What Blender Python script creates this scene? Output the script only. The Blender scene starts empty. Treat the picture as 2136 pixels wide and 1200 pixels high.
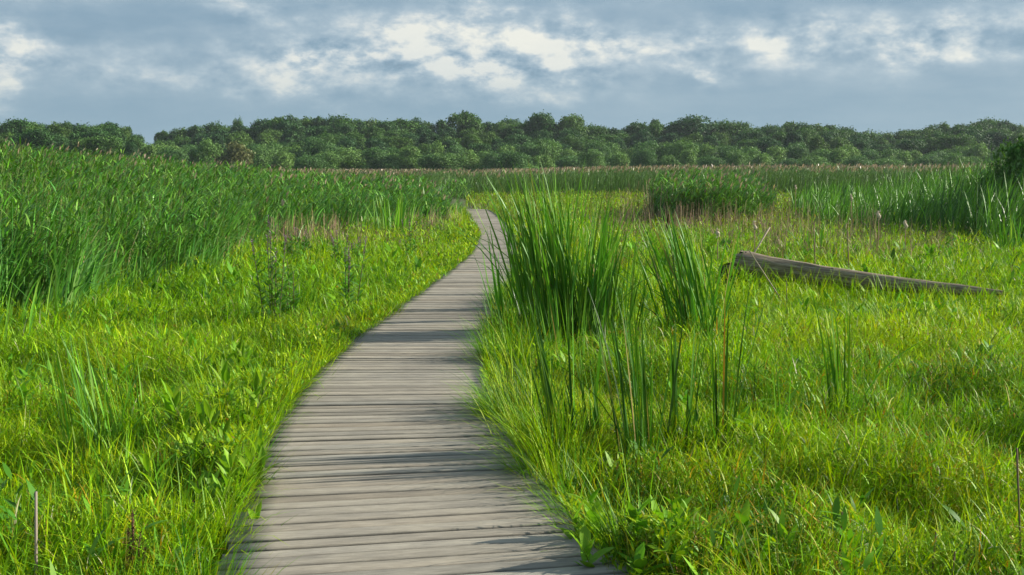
import bpy, math, random
import numpy as np
from mathutils import Vector

random.seed(7)
RNG = np.random.default_rng(11)
PI = math.pi
sc = bpy.context.scene
COL = sc.collection
R = math.radians

# ------------------------------------------------------------------ camera
F = 2400.0            # focal length in photo pixels (2136 wide)
EYE = 1.75            # above the deck, which is z = 0
GZ = -0.35            # marsh ground
PITCH = math.atan(250 / F)
cam_d = bpy.data.cameras.new("camera")
cam = bpy.data.objects.new("camera", cam_d)
COL.objects.link(cam)
cam.location = (0, 0, EYE)
cam.rotation_euler = (PI / 2 - PITCH, 0, 0)
cam_d.sensor_width = 36
cam_d.lens = 36 * F / 2136
cam_d.clip_start = 0.05
cam_d.clip_end = 9000
sc.camera = cam


def ray(px, py):
    a, b = (px - 1068) / F, (600 - py) / F
    return np.array((a, math.cos(PITCH) + b * math.sin(PITCH), -math.sin(PITCH) + b * math.cos(PITCH)))


def at_z(px, py, z):
    d = ray(px, py)
    return np.array((0, 0, EYE)) + d * ((z - EYE) / d[2])


def at_y(px, py, y):
    d = ray(px, py)
    return np.array((0, 0, EYE)) + d * (y / d[1])


# ------------------------------------------------------------------ noise
def vnoise(x, y, seed=0):
    x = np.asarray(x, float); y = np.asarray(y, float)
    xi = np.floor(x).astype(np.int64); yi = np.floor(y).astype(np.int64)
    fx = x - xi; fy = y - yi
    fx = fx * fx * (3 - 2 * fx); fy = fy * fy * (3 - 2 * fy)

    def h(i, j):
        n = (i * 374761393 + j * 668265263 + seed * 144269504) & 0x7FFFFFFF
        n = ((n ^ (n >> 13)) * 1274126177) & 0x7FFFFFFF
        n = n ^ (n >> 16)
        return (n & 0xFFFF) / 65535.0
    a, b, c, d = h(xi, yi), h(xi + 1, yi), h(xi, yi + 1), h(xi + 1, yi + 1)
    return (a * (1 - fx) + b * fx) * (1 - fy) + (c * (1 - fx) + d * fx) * fy


def fbm(x, y, seed=0, o=3):
    v = 0; a = 0.5; s = 0
    for k in range(o):
        v = v + a * vnoise(np.asarray(x) * 2 ** k, np.asarray(y) * 2 ** k, seed + k); s += a; a *= .5
    return v / s


def sstep(a, b, x):
    t = np.clip((np.asarray(x, float) - a) / (b - a), 0, 1)
    return t * t * (3 - 2 * t)


# ------------------------------------------------------------------ materials
def new_mat(name):
    m = bpy.data.materials.new(name); m.use_nodes = True
    nt = m.node_tree; nt.nodes.clear()
    return m, nt, nt.nodes, nt.links


def leaf_mat(name, trans=0.38, rough=0.42, spec=0.4, warm=(1.25, 1.15, 0.55)):
    m, nt, N, L = new_mat(name)
    out = N.new('ShaderNodeOutputMaterial')
    at = N.new('ShaderNodeAttribute'); at.attribute_name = 'Col'
    p = N.new('ShaderNodeBsdfPrincipled')
    p.inputs['Roughness'].default_value = rough
    p.inputs['Specular IOR Level'].default_value = spec
    t = N.new('ShaderNodeBsdfTranslucent')
    mul = N.new('ShaderNodeMix'); mul.data_type = 'RGBA'; mul.blend_type = 'MULTIPLY'
    mul.inputs[0].default_value = 1
    mul.inputs[7].default_value = (*warm, 1)
    L.new(at.outputs['Color'], mul.inputs[6])
    L.new(at.outputs['Color'], p.inputs['Base Color'])
    L.new(mul.outputs[2], t.inputs['Color'])
    mx = N.new('ShaderNodeMixShader'); mx.inputs[0].default_value = trans
    L.new(p.outputs[0], mx.inputs[1]); L.new(t.outputs[0], mx.inputs[2])
    L.new(mx.outputs[0], out.inputs[0])
    return m


M_GRASS = leaf_mat('grass_blades', .32, .50, .22)
M_REED = leaf_mat('reed_leaves', .22, .46, .36, (1.2, 1.1, .6))
M_CAT = leaf_mat('cattail_leaves', .28, .45, .35, (1.2, 1.1, .6))
M_TREE = leaf_mat('tree_leaves', .22, .6, .2, (1.1, 1.1, .6))
M_DRY = leaf_mat('dry_stalks', .12, .7, .2, (1, 1, 1))


def wood_mat(name, coords_attr=None, c1=(.290, .266, .220), c2=(.218, .198, .162), c3=(.355, .328, .276)):
    m, nt, N, L = new_mat(name)
    out = N.new('ShaderNodeOutputMaterial'); p = N.new('ShaderNodeBsdfPrincipled')
    p.inputs['Roughness'].default_value = .8
    p.inputs['Specular IOR Level'].default_value = .2
    if coords_attr:
        at = N.new('ShaderNodeAttribute'); at.attribute_name = coords_attr; co = at.outputs['Vector']
    else:
        tc = N.new('ShaderNodeTexCoord'); co = tc.outputs['Object']
    mp = N.new('ShaderNodeMapping'); mp.inputs['Scale'].default_value = (9, 110, 1) if coords_attr else (3, 60, 60)
    L.new(co, mp.inputs[0])
    n1 = N.new('ShaderNodeTexNoise'); n1.inputs['Scale'].default_value = 1; n1.inputs['Detail'].default_value = 6
    n1.inputs['Roughness'].default_value = .65
    L.new(mp.outputs[0], n1.inputs['Vector'])
    mp2 = N.new('ShaderNodeMapping'); mp2.inputs['Scale'].default_value = (2.6, 9, 1) if coords_attr else (1.5, 6, 6)
    L.new(co, mp2.inputs[0])
    n2 = N.new('ShaderNodeTexNoise'); n2.inputs['Scale'].default_value = 1.3; n2.inputs['Detail'].default_value = 4
    L.new(mp2.outputs[0], n2.inputs['Vector'])
    r1 = N.new('ShaderNodeValToRGB')
    r1.color_ramp.elements[0].position = .30; r1.color_ramp.elements[0].color = (*c2, 1)
    r1.color_ramp.elements[1].position = .70; r1.color_ramp.elements[1].color = (*c3, 1)
    e = r1.color_ramp.elements.new(.5); e.color = (*c1, 1)
    L.new(n1.outputs['Fac'], r1.inputs[0])
    r2 = N.new('ShaderNodeValToRGB')
    r2.color_ramp.elements[0].position = .32; r2.color_ramp.elements[0].color = (.78, .775, .77, 1)
    r2.color_ramp.elements[1].position = .66; r2.color_ramp.elements[1].color = (1.08, 1.06, 1.02, 1)
    L.new(n2.outputs['Fac'], r2.inputs[0])
    mul = N.new('ShaderNodeMix'); mul.data_type = 'RGBA'; mul.blend_type = 'MULTIPLY'; mul.inputs[0].default_value = 1
    L.new(r1.outputs[0], mul.inputs[6]); L.new(r2.outputs[0], mul.inputs[7])
    last = mul.outputs[2]
    if coords_attr:
        tin = N.new('ShaderNodeAttribute'); tin.attribute_name = 'Col'
        m2 = N.new('ShaderNodeMix'); m2.data_type = 'RGBA'; m2.blend_type = 'MULTIPLY'; m2.inputs[0].default_value = 1
        L.new(last, m2.inputs[6]); L.new(tin.outputs['Color'], m2.inputs[7]); last = m2.outputs[2]
    L.new(last, p.inputs['Base Color'])
    bp = N.new('ShaderNodeBump'); bp.inputs['Strength'].default_value = .5; bp.inputs['Distance'].default_value = .006
    L.new(n1.outputs['Fac'], bp.inputs['Height']); L.new(bp.outputs[0], p.inputs['Normal'])
    L.new(p.outputs[0], out.inputs[0])
    return m


M_DECK = wood_mat('weathered_planks', 'pc')
M_BEAM = wood_mat('weathered_beams', None, (.16, .14, .12), (.1, .09, .075), (.22, .2, .17))
M_LOG = wood_mat('weathered_log', None, (.225, .18, .128), (.075, .057, .040), (.40, .35, .275))
M_BARK = wood_mat('tree_bark', None, (.09, .075, .06), (.05, .04, .03), (.14, .12, .1))
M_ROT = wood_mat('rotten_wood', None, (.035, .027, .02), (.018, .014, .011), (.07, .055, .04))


def ground_mat():
    m, nt, N, L = new_mat('marsh_soil')
    out = N.new('ShaderNodeOutputMaterial'); p = N.new('ShaderNodeBsdfPrincipled')
    p.inputs['Roughness'].default_value = .9
    tc = N.new('ShaderNodeTexCoord')
    n = N.new('ShaderNodeTexNoise'); n.inputs['Scale'].default_value = 1.5; n.inputs['Detail'].default_value = 8
    L.new(tc.outputs['Object'], n.inputs['Vector'])
    r = N.new('ShaderNodeValToRGB')
    r.color_ramp.elements[0].position = .35; r.color_ramp.elements[0].color = (.035, .045, .012, 1)
    r.color_ramp.elements[1].position = .7; r.color_ramp.elements[1].color = (.075, .10, .02, 1)
    L.new(n.outputs['Fac'], r.inputs[0]); L.new(r.outputs[0], p.inputs['Base Color'])
    bp = N.new('ShaderNodeBump'); bp.inputs['Strength'].default_value = .8; bp.inputs['Distance'].default_value = .05
    L.new(n.outputs['Fac'], bp.inputs['Height']); L.new(bp.outputs[0], p.inputs['Normal'])
    L.new(p.outputs[0], out.inputs[0])
    return m


M_GROUND = ground_mat()


# ------------------------------------------------------------------ mesh helpers
class MB:
    """collects vertices, faces (quads as Nx4) and one colour per vertex"""
    def __init__(s):
        s.V, s.Q, s.C, s.n = [], [], [], 0

    def add(s, V, Q, C):
        V = np.asarray(V, np.float32).reshape(-1, 3)
        C = np.asarray(C, np.float32)
        if C.ndim == 1:
            C = np.tile(C, (len(V), 1))
        s.V.append(V); s.Q.append(np.asarray(Q, np.int64).reshape(-1, 4) + s.n); s.C.append(C); s.n += len(V)

    def build(s, name, mat, parent=None, smooth=False, link=True, extra=None):
        V = np.concatenate(s.V); Q = np.concatenate(s.Q).astype(np.int32); C = np.concatenate(s.C)
        me = bpy.data.meshes.new(name)
        me.vertices.add(len(V)); me.vertices.foreach_set('co', V.ravel())
        me.loops.add(Q.size); me.loops.foreach_set('vertex_index', Q.ravel())
        me.polygons.add(len(Q)); me.polygons.foreach_set('loop_start', np.arange(0, Q.size, 4, dtype=np.int32))
        a = me.attributes.new('Col', 'FLOAT_COLOR', 'POINT')
        a.data.foreach_set('color', np.concatenate([C, np.ones((len(C), 1), np.float32)], 1).ravel())
        if extra is not None:
            b = me.attributes.new('pc', 'FLOAT_VECTOR', 'POINT'); b.data.foreach_set('vector', np.asarray(extra, np.float32).ravel())
        me.update(calc_edges=True)
        if smooth:
            me.polygons.foreach_set('use_smooth', np.ones(len(Q), bool))
        me.materials.append(mat)
        o = bpy.data.objects.new(name, me)
        COL.objects.link(o)
        if parent is not None:
            o.parent = parent
        return o


def tag(o, label=None, cat=None, group=None, kind=None):
    if label: o['label'] = label
    if cat: o['category'] = cat
    if group: o['group'] = group
    if kind: o['kind'] = kind
    return o


def empty(name, loc, rz=0.0):
    o = bpy.data.objects.new(name, None); COL.objects.link(o)
    o.location = loc; o.rotation_euler = (0, 0, rz); o.empty_display_size = .2
    return o


def blades(mb, P, L, W, phi, th0, kap, C, S=3, prof='grass', twist=.5, tip=None):
    """strips: base P, length L, width W, lean azimuth phi, start lean th0, extra lean kap over the length"""
    P = np.asarray(P, float); n = len(P)
    if n == 0: return
    f = lambda a: np.broadcast_to(np.asarray(a, float), (n,))
    L, W, phi, th0, kap = map(f, (L, W, phi, th0, kap))
    C = np.broadcast_to(np.asarray(C, float), (n, 3))
    t = np.linspace(0, 1, S + 1)
    tm = (t[1:] + t[:-1]) / 2
    th = th0[:, None] + kap[:, None] * tm[None] ** 1.4
    dr = np.sin(th) * (L / S)[:, None]; dz = np.cos(th) * (L / S)[:, None]
    r = np.concatenate([np.zeros((n, 1)), np.cumsum(dr, 1)], 1)
    z = np.concatenate([np.zeros((n, 1)), np.cumsum(dz, 1)], 1)
    ctr = np.stack([P[:, 0:1] + r * np.cos(phi)[:, None], P[:, 1:2] + r * np.sin(phi)[:, None], P[:, 2:3] + z], -1)
    if prof == 'grass': w = (1 - t) ** .6 * .93 + .07
    elif prof == 'cattail': w = np.minimum(1, (1 - t) * 3.5) ** .8 * .95 + .05
    elif prof == 'lens': w = np.sin(PI * np.clip(t, .03, 1) ** .75) * .96 + .04
    elif prof == 'stalk': w = np.ones_like(t) * 1.0 - .3 * t
    elif prof == 'plume': w = np.sin(PI * np.clip(t, .04, .97)) ** .8
    ps = phi + PI / 2 + RNG.normal(0, twist, n)
    wd = np.stack([np.cos(ps), np.sin(ps), np.zeros(n)], -1)
    off = wd[:, None, :] * (W[:, None] * w[None] * .5)[..., None]
    V = np.stack([ctr - off, ctr + off], 2).reshape(-1, 3)
    k = np.arange(n)[:, None] * (2 * (S + 1)) + np.arange(S)[None] * 2
    Q = np.stack([k, k + 1, k + 3, k + 2], -1).reshape(-1, 4)
    CC = np.repeat(C[:, None, :], S + 1, 1)
    if tip is not None:
        tt = (t ** 3)[None, :, None]
        CC = CC * (1 - tt) + np.asarray(tip, float)[None, None, :] * tt
    CC = np.repeat(CC[:, :, None, :], 2, 2).reshape(-1, 3)
    mb.add(V, Q, CC)


def tube(mb, pts, rad, C, seg=6, cap=True):
    pts = np.asarray(pts, float); n = len(pts)
    rad = np.broadcast_to(np.asarray(rad, float), (n,))
    rings = []
    for i in range(n):
        d = pts[min(i + 1, n - 1)] - pts[max(i - 1, 0)]
        d = d / (np.linalg.norm(d) + 1e-9)
        ref = np.array((0, 1, 0.)) if abs(d[2]) > .8 else np.array((0, 0, 1.))
        a = np.cross(d, ref); a /= np.linalg.norm(a); b = np.cross(d, a)
        ang = np.arange(seg) * 2 * PI / seg
        rings.append(pts[i] + rad[i] * (np.cos(ang)[:, None] * a + np.sin(ang)[:, None] * b))
    V = np.concatenate(rings)
    Q = []
    for i in range(n - 1):
        for j in range(seg):
            q = (j + 1) % seg
            Q.append((i * seg + j, i * seg + q, (i + 1) * seg + q, (i + 1) * seg + j))
    if cap and seg == 6:
        for b0 in (0, (n - 1) * seg):
            Q.append((b0, b0 + 1, b0 + 2, b0 + 3)); Q.append((b0, b0 + 3, b0 + 4, b0 + 5))
    mb.add(V, Q, C)


def jit(c, n, s=.18, hs=.06):
    c = np.broadcast_to(np.asarray(c, float), (n, 3))
    return np.clip(c * (1 + RNG.normal(0, s, (n, 1))) * (1 + RNG.normal(0, hs, (n, 3))), .004, 1)


# ------------------------------------------------------------------ path
PY = np.array([-3, 0, 2.5, 4.9, 5.7, 6.5, 7.7, 9.5, 12, 14.5, 19, 24, 30, 38, 44, 48, 52, 56, 62, 70])
PX = np.array([1.0, .65, .13, -.40, -.54, -.69, -.86, -.97, -.93, -.80, -.53, -.34, -.36, -.82, -1.15, -1.48, -1.85, -2.4, -3.6, -6.0])
# smooth dense centreline
_y = np.linspace(-3, 70, 1500)
_x = np.interp(_y, PY, PX)
for _ in range(3):
    k = np.ones(31) / 31
    _x = np.convolve(np.pad(_x, 15, mode='reflect', reflect_type='odd'), k, 'valid')
_dx = np.gradient(_x, _y)


def path_x(y): return np.interp(y, _y, _x)
def path_s(x, y):
    """signed distance across the deck (right is +)"""
    g = np.interp(y, _y, _dx)
    return (x - path_x(y)) / np.sqrt(1 + g * g)
def half_w(y): return np.interp(y, [0, 7, 9, 12, 17, 24, 60], [.93, .86, .80, .71, .63, .53, .52])


def make_boardwalk():
    root = empty('boardwalk', (float(path_x(3.0)), 3.0, 0))
    tag(root, 'weathered grey plank boardwalk curving away through the green marsh', 'boardwalk')
    inv = np.array((-path_x(3.0), -3.0, 0))
    mb = MB(); pcs = []
    sl = np.concatenate([[0], np.cumsum(np.hypot(np.diff(_y), np.diff(_x)))])
    total = sl[-1]; s = 0.0; pitch = .122
    nu = 9
    total = float(np.interp(49.0, _y, sl))
    while s < total - .3:
        y0 = np.interp(s + pitch / 2, sl, _y); x0 = path_x(y0); g = np.interp(y0, _y, _dx)
        tv = np.array((g, 1, 0)) / math.hypot(g, 1); nv = np.array((tv[1], -tv[0], 0))
        hw = half_w(y0); wd = pitch - random.uniform(.013, .019)
        a0 = -hw - random.uniform(-.02, .03); a1 = hw + random.uniform(-.02, .03)
        tilt = random.gauss(0, .0015); zz = random.gauss(0, .0022); bow = random.gauss(0, .002); th = .04
        u = np.linspace(a0, a1, nu); sk = random.gauss(0, .0018)
        ow = np.cumsum(RNG.normal(0, .0005, nu))
        prof = [(-wd / 2, -th), (-wd / 2, -.009), (-wd / 2 + .007, 0), (wd / 2 - .007, 0), (wd / 2, -.009), (wd / 2, -th)]
        V = []; pc = []; off = random.uniform(0, 500)
        for j, (v, z) in enumerate(prof):
            for i in range(nu):
                V.append(np.array((x0, y0, 0)) + nv * u[i] + tv * (v + sk * u[i] + ow[i] * (1 if v > 0 else .3)) + np.array((0, 0, z + zz + tilt * v / wd * 2 + bow * (u[i] / hw) ** 2)))
                pc.append((u[i] + off, v + off * .37, off))
        Q = []
        for j in range(len(prof)):
            j2 = (j + 1) % len(prof)
            for i in range(nu - 1):
                Q.append((j * nu + i, j * nu + i + 1, j2 * nu + i + 1, j2 * nu + i))
        for e in (0, nu - 1):
            Q.append((0 * nu + e, 1 * nu + e, 4 * nu + e, 5 * nu + e)); Q.append((1 * nu + e, 2 * nu + e, 3 * nu + e, 4 * nu + e))
        b = random.gauss(1, .12); w = random.gauss(0, .02)
        cc = np.tile(np.array((b * (1 + w), b, b * (1 - w))), (len(V), 1)); cc[:2 * nu] *= .55; cc[4 * nu:] *= .55   # weather stain on the sawn edges, deepened to paint shade into the gaps
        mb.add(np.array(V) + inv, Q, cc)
        pcs += pc
        s += pitch
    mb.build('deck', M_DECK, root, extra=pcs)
    for off in (-.86, 0, .86):
        st = MB()
        ys = np.arange(-2.5, 48.6, .5)
        xs = path_x(ys); g = np.interp(ys, _y, _dx)
        c = np.stack([xs + off * half_w(ys) / np.sqrt(1 + g * g), ys - off * half_w(ys) * g / np.sqrt(1 + g * g), np.full_like(ys, -.13)], -1) + inv
        n = len(c); nv = np.stack([1 / np.sqrt(1 + g * g), -g / np.sqrt(1 + g * g), 0 * g], -1)
        V = np.concatenate([c - nv * .04 + (0, 0, -.08), c - nv * .04 + (0, 0, .08), c + nv * .04 + (0, 0, .08), c + nv * .04 + (0, 0, -.08)])
        Q = []
        for j in range(4):
            for i in range(n - 1):
                Q.append((j * n + i, j * n + i + 1, ((j + 1) % 4) * n + i + 1, ((j + 1) % 4) * n + i))
        st.add(V, Q, (1, 1, 1)); st.build('stringer', M_BEAM, root)
    for y in np.arange(1, 30, 3.0):
        for sg in (-1, 1):
            g = float(np.interp(y, _y, _dx)); k = sg * (half_w(y) * .86 - .1) / math.hypot(1, g)
            p = np.array((path_x(y) + k, y - k * g, 0)) + inv
            t = MB(); tube(t, [p + (0, 0, -.6), p + (0, 0, -.3), p + (0, 0, -.06)], .05, (1, 1, 1)); t.build('post', M_BEAM, root)


make_boardwalk()


# ------------------------------------------------------------------ ground
def ground_z(x, y):
    e = np.abs(path_s(x, y))
    return GZ + (.10 + .26 * sstep(1.0, 2.2, e) * sstep(80, 40, y)) * (fbm(np.asarray(x) * .62, np.asarray(y) * .62, 5) - .5)


def make_ground():
    mb = MB()
    gx = np.concatenate([-np.geomspace(1200, 20, 18), np.linspace(-18, 18, 145), np.geomspace(20, 1200, 18)])
    gy = np.concatenate([[-300, -100, -30], np.linspace(-6, 40, 185), np.geomspace(42, 1200, 24)])
    X, Y = np.meshgrid(gx, gy, indexing='ij')
    Z = ground_z(X, Y)
    V = np.stack([X, Y, Z], -1).reshape(-1, 3); m = len(gy)
    i = (np.arange(len(gx) - 1)[:, None] * m + np.arange(m - 1)[None]).ravel()
    mb.add(V, np.stack([i, i + m, i + m + 1, i + 1], -1), (1, 1, 1))
    tag(mb.build('ground', M_GROUND, smooth=True), kind='structure')


make_ground()

# ------------------------------------------------------------------ reed bed outlines (by direction from the standpoint)
LE_PX = np.array([-400, 0, 130, 165, 200, 330, 450, 500, 530, 700, 870, 930, 975, 990])
LE_D = np.array([12.0, 12.3, 13.0, 14.5, 16.6, 18.6, 20.2, 24.5, 27.5, 34.0, 37.0, 41.0, 44.0, 46.0])
def px_of(x, y): return 1068 + F * np.asarray(x) / np.maximum(np.asarray(y), .1)
def left_edge(x, y): return np.interp(px_of(x, y), LE_PX, LE_D) + 1.0 * (vnoise(np.asarray(x) * 1.3, np.asarray(y) * .9, 77) - .5) + 4.0 * (vnoise(np.asarray(x) * .5, np.asarray(y) * .35, 78) - .45)
def in_left(x, y): return (px_of(x, y) < np.where(y < 60, 986, 972)) & (y > left_edge(x, y))
FE_PX = np.array([-600, 300, 850, 1100, 1250, 1700, 1950, 2700])
FE_D = np.array([78, 78, 76, 77, 80, 78, 72, 60])
def far_edge(x, y): return np.interp(px_of(x, y), FE_PX, FE_D) + 5 * (vnoise(np.asarray(x) * .12, np.asarray(y) * .05, 31) - .5)
# right cattail bed
def in_right(x, y):
    p = px_of(x, y)
    e = np.interp(p, [1640, 1700, 1800, 1900, 2000, 2100, 2300, 2700], [48, 40, 35, 33, 31.5, 29.5, 28, 27]) + 3 * (vnoise(np.asarray(x) * .5, np.asarray(y) * .4, 41) - .5)
    return (p > 1650) & (y > e) & (y < 62)
def in_mid(x, y):
    p = px_of(x, y)
    return (((p - 1470) / 125) ** 2 + ((y - 44.5) / 6) ** 2 < 1 + .5 * (vnoise(np.asarray(x) * .5, np.asarray(y) * .5, 42) - .5))

# hollows in the sward where the grass lies low
HOLLOW = [(*at_z(2050, 870, -.1)[:2], .50, .50, .92), (*at_z(2130, 975, -.1)[:2], .45, .42, .92), (*at_z(1480, 1000, -.1)[:2], .4, .25, .4),
          (*at_z(120, 900, -.1)[:2], .6, .25, .45), (*at_z(2136, 700, -.1)[:2], .7, .4, .6), (*at_z(560, 590, 0)[:2], .8, .5, .3)]
HOLLOW += [(*at_z(a, b, -.1)[:2], .35, .28, .6) for a, b in ((60, 1000), (330, 1060), (240, 960), (90, 760), (420, 700), (1560, 880), (1700, 1060), (1850, 700), (1330, 1090), (1950, 1110), (1240, 830), (330, 820))]
LOG_A = at_y(1535, 546, 18.0); LOG_B = at_y(2092, 611, 16.2)


def grass_h(x, y):
    h = .27 + .30 * fbm(x * .55, y * .55, 3, 3) + .16 * (fbm(x * 2.3, y * 2.3, 9, 2) - .5)
    h = h * (.62 + .70 * vnoise(x * 3.6, y * 3.2, 27))
    for hx, hy, sx, sy, a in HOLLOW:
        h = h * (1 - a * np.exp(-((x - hx) / sx) ** 2 - ((y - hy) / sy) ** 2)) + .3 * a * np.exp(-((x - hx - .35) / .4) ** 2 - ((y - hy - 1.1 * sy) / sy) ** 2)
    # shorter in the shelter of the fallen log, so that it shows
    t = np.clip((x - LOG_A[0]) / (LOG_B[0] - LOG_A[0]), 0, 1)
    ly = LOG_A[1] + (LOG_B[1] - LOG_A[1]) * t
    near = np.exp(-((y - ly + .7) / 1.0) ** 2) * (x > LOG_A[0] - .5) * (x < LOG_B[0] + .5)
    h = h * (1 - .12 * near)
    s = np.abs(path_s(x, y)) - half_w(y)
    h = h * (.86 + .14 * sstep(0, .7, s))
    h = np.where((y > 42) & (px_of(x, y) > 940), h * 1.35, h)
    return np.maximum(h, .08)


def sample(n, d0, d1, dref, marg=.50, extra=2.0):
    """points on the ground, density ~ 1/d^2 beyond dref"""
    ds = np.linspace(d0, d1, 4000)
    pdf = np.minimum(1, (dref / ds) ** 2) * (2 * marg * ds + 2 * extra)
    cdf = np.cumsum(pdf); cdf /= cdf[-1]
    y = np.interp(RNG.random(n), cdf, ds)
    x = (RNG.random(n) * 2 - 1) * (marg * y + extra)
    return x, y


PAL = dict(yel=(.320, .470, .003), mid=(.195, .385, .003), grn=(.075, .215, .005), olv=(.300, .320, .008), org=(.38, .24, .015), straw=(.50, .50, .30), drk=(.045, .14, .012))


DOCKS = [tuple(at_z(1285, 1150, .12)[:2]), tuple(at_z(1440, 1185, .14)[:2])]


def meadow():
    mb = MB()
    for (n, d0, d1, dref, S, w0) in ((300000, 2.6, 9, 9, 4, .0058), (300000, 9, 24, 9, 3, .0062), (190000, 24, 84, 24, 2, .014)):
        x, y = sample(n, d0, d1, dref)
        keep = np.abs(path_s(x, y)) > half_w(y) + .03 - .13 * vnoise(y * 2.2 + 50 * (x > path_x(y)), y * 0, 57)
        inl = in_left(x, y) & (y > left_edge(x, y) + 1.2)
        keep &= ~inl & ~(in_right(x, y) & (RNG.random(n) < .8))
        keep &= (y < far_edge(x, y) + 1)
        x, y = x[keep], y[keep]; n = len(x)
        H = grass_h(x, y)
        u = RNG.random(n)
        L = H * (.5 + .95 * RNG.random(n) ** 1.3)
        scale = np.maximum(1, y / dref) ** .85
        W = w0 * scale * (.6 + .9 * RNG.random(n))
        # palette by slow noise
        a = fbm(x * .35, y * .35, 21, 3); b = fbm(x * .9, y * .9, 22, 2); c = fbm(x * .5, y * .4, 23, 2)
        pr = px_of(x, y)
        C = np.empty((n, 3)); C[:] = PAL['mid']
        r = .45 * RNG.random(n) + .55 * vnoise(x * 6, y * 5, 24)
        C[r < .25 + .9 * (a - .35)] = PAL['yel']
        C[.5 * RNG.random(n) + .5 * vnoise(x * 5, y * 4, 25) < .30 + .6 * (b - .5)] = PAL['grn']
        low = sstep(13, 5.5, y) * np.where(pr > 1068, 1.0, .85 * sstep(520, 100, pr))
        C[RNG.random(n) < np.clip(.02 + .42 * low * (c - .32), 0, .4)] = PAL['olv']
        C[RNG.random(n) < np.clip(.003 + .26 * low * (b - .42), 0, .25)] = PAL['org']
        C[RNG.random(n) < .015] = PAL['straw']
        far = (y > 38) & (pr > 900)
        C[far & (RNG.random(n) < .5)] = (.15, .22, .02)
        C[far & (RNG.random(n) < .06)] = (.20, .15, .085)
        C[(pr < 900) & (y > 26) & (RNG.random(n) < .22)] = (.20, .155, .085)
        C[(pr > 1250) & (y > 21) & (RNG.random(n) < .07 + .22 * (b > .58))] = (.19, .15, .07)
        C = jit(C, n, .28, .06)
        edge = np.abs(path_s(x, y)) - half_w(y)
        phi = RNG.random(n) * 2 * PI
        # blades by the deck lean out over it
        sg = np.sign(path_s(x, y))
        lean = (edge < .25) & (RNG.random(n) < .6)
        phi = np.where(lean, np.where(sg > 0, PI, 0) + RNG.normal(0, .7, n), phi)
        # a light wind from the left
        wind = (RNG.random(n) < .3) & ~lean
        phi = np.where(wind, RNG.normal(-.2, .6, n), phi)
        th0 = np.abs(RNG.normal(0, .36, n)); kap = np.abs(RNG.normal(.75, .75, n))
        flop = RNG.random(n) < .16
        th0 = np.where(flop, th0 + .45, th0); kap = np.where(flop, kap + .7, kap)
        zb = np.where(edge < .02, -.06, ground_z(x, y)); L = np.where(edge < .02, L * .6, L)
        short = RNG.random(n) < .62
        zb = np.where(short & (edge > .02), zb + H * RNG.uniform(.35, .92, n), zb)
        L = np.where(short, RNG.uniform(.07, .19, n) * np.minimum(scale, 2.2) ** .5, L)
        th0 = np.where(short, RNG.uniform(.05, 1.25, n), th0); kap = np.where(short, RNG.uniform(.1, 1.5, n), kap)
        phi = np.where(short & (RNG.random(n) < .6), RNG.random(n) * 2 * PI, phi)
        W = np.where(short, W * 1.35, W)
        blades(mb, np.stack([x, y, zb], -1), L, W, phi, th0, kap, C, S, 'grass', .55)
    # tussocks of longer grass
    nt = 420
    tx, ty = sample(nt, 3.5, 30, 9)
    k = np.abs(path_s(tx, ty)) > half_w(ty) + .12
    k &= ~in_left(tx, ty)
    for X, Y in zip(tx[k], ty[k]):
        n = int(RNG.integers(25, 70)); h = float(grass_h(np.array([X]), np.array([Y]))[0]) * RNG.uniform(1.15, 1.6)
        rr = np.abs(RNG.normal(0, .07, n)); aa = RNG.random(n) * 2 * PI
        P = np.stack([X + rr * np.cos(aa), Y + rr * np.sin(aa), np.full(n, GZ)], -1)
        c = PAL[['yel', 'mid', 'mid', 'grn', 'grn', 'olv'][RNG.integers(0, 6)]]
        blades(mb, P, h * RNG.uniform(.6, 1.1, n), .0055 * max(1, Y / 9) ** .8, aa + RNG.normal(0, .5, n), np.abs(RNG.normal(.12, .12, n)) + rr, np.abs(RNG.normal(.7, .5, n)), jit(c, n), 5, 'grass', .5)
    # taller tufts crowding the right rim of the deck
    for q in range(480):
        Y = 4.2 + 12 * RNG.random() ** 1.4; sgn = 1 if q < 320 else -1; o = half_w(Y) + abs(RNG.normal(.10, .18)) + .03
        if sgn > 0 and float(vnoise(Y * 1.6, 0, 63)) < .32: continue
        X = float(path_x(Y)) + o * sgn
        if any((X - a) ** 2 + (Y - b) ** 2 < .30 ** 2 for a, b in DOCKS): continue
        if sgn > 0 and q % 5 == 0: o += .25
        n = int(RNG.integers(40, 110)); rr = np.abs(RNG.normal(0, .06, n)); aa = RNG.random(n) * 2 * PI
        h = RNG.uniform(.40, .60) + .30 * RNG.random() ** 2.5 if sgn > 0 else RNG.uniform(.36, .54)
        P = np.stack([X + rr * np.cos(aa), Y + rr * np.sin(aa), np.full(n, GZ)], -1)
        ph = np.where(RNG.random(n) < .3, (PI if sgn > 0 else 0) + RNG.normal(0, .8, n), aa)
        blades(mb, P, h * RNG.uniform(.55, 1.15, n), .0085 * max(1, Y / 9) ** .8, ph, np.abs(RNG.normal(.12, .12, n)) + rr, np.abs(RNG.normal(.8, .6, n)), jit(PAL[['yel', 'mid', 'grn', 'grn', 'drk', 'olv'][RNG.integers(0, 6)]], n, .3), 5, 'grass', .5)
    # small broad leaved weeds standing among the grass
    tx, ty = sample(1500, 3.6, 26, 8); kk = (np.abs(path_s(tx, ty)) > half_w(ty) + .1) & ~in_left(tx, ty) & (fbm(tx * .7, ty * .7, 66, 2) > .42)
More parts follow.
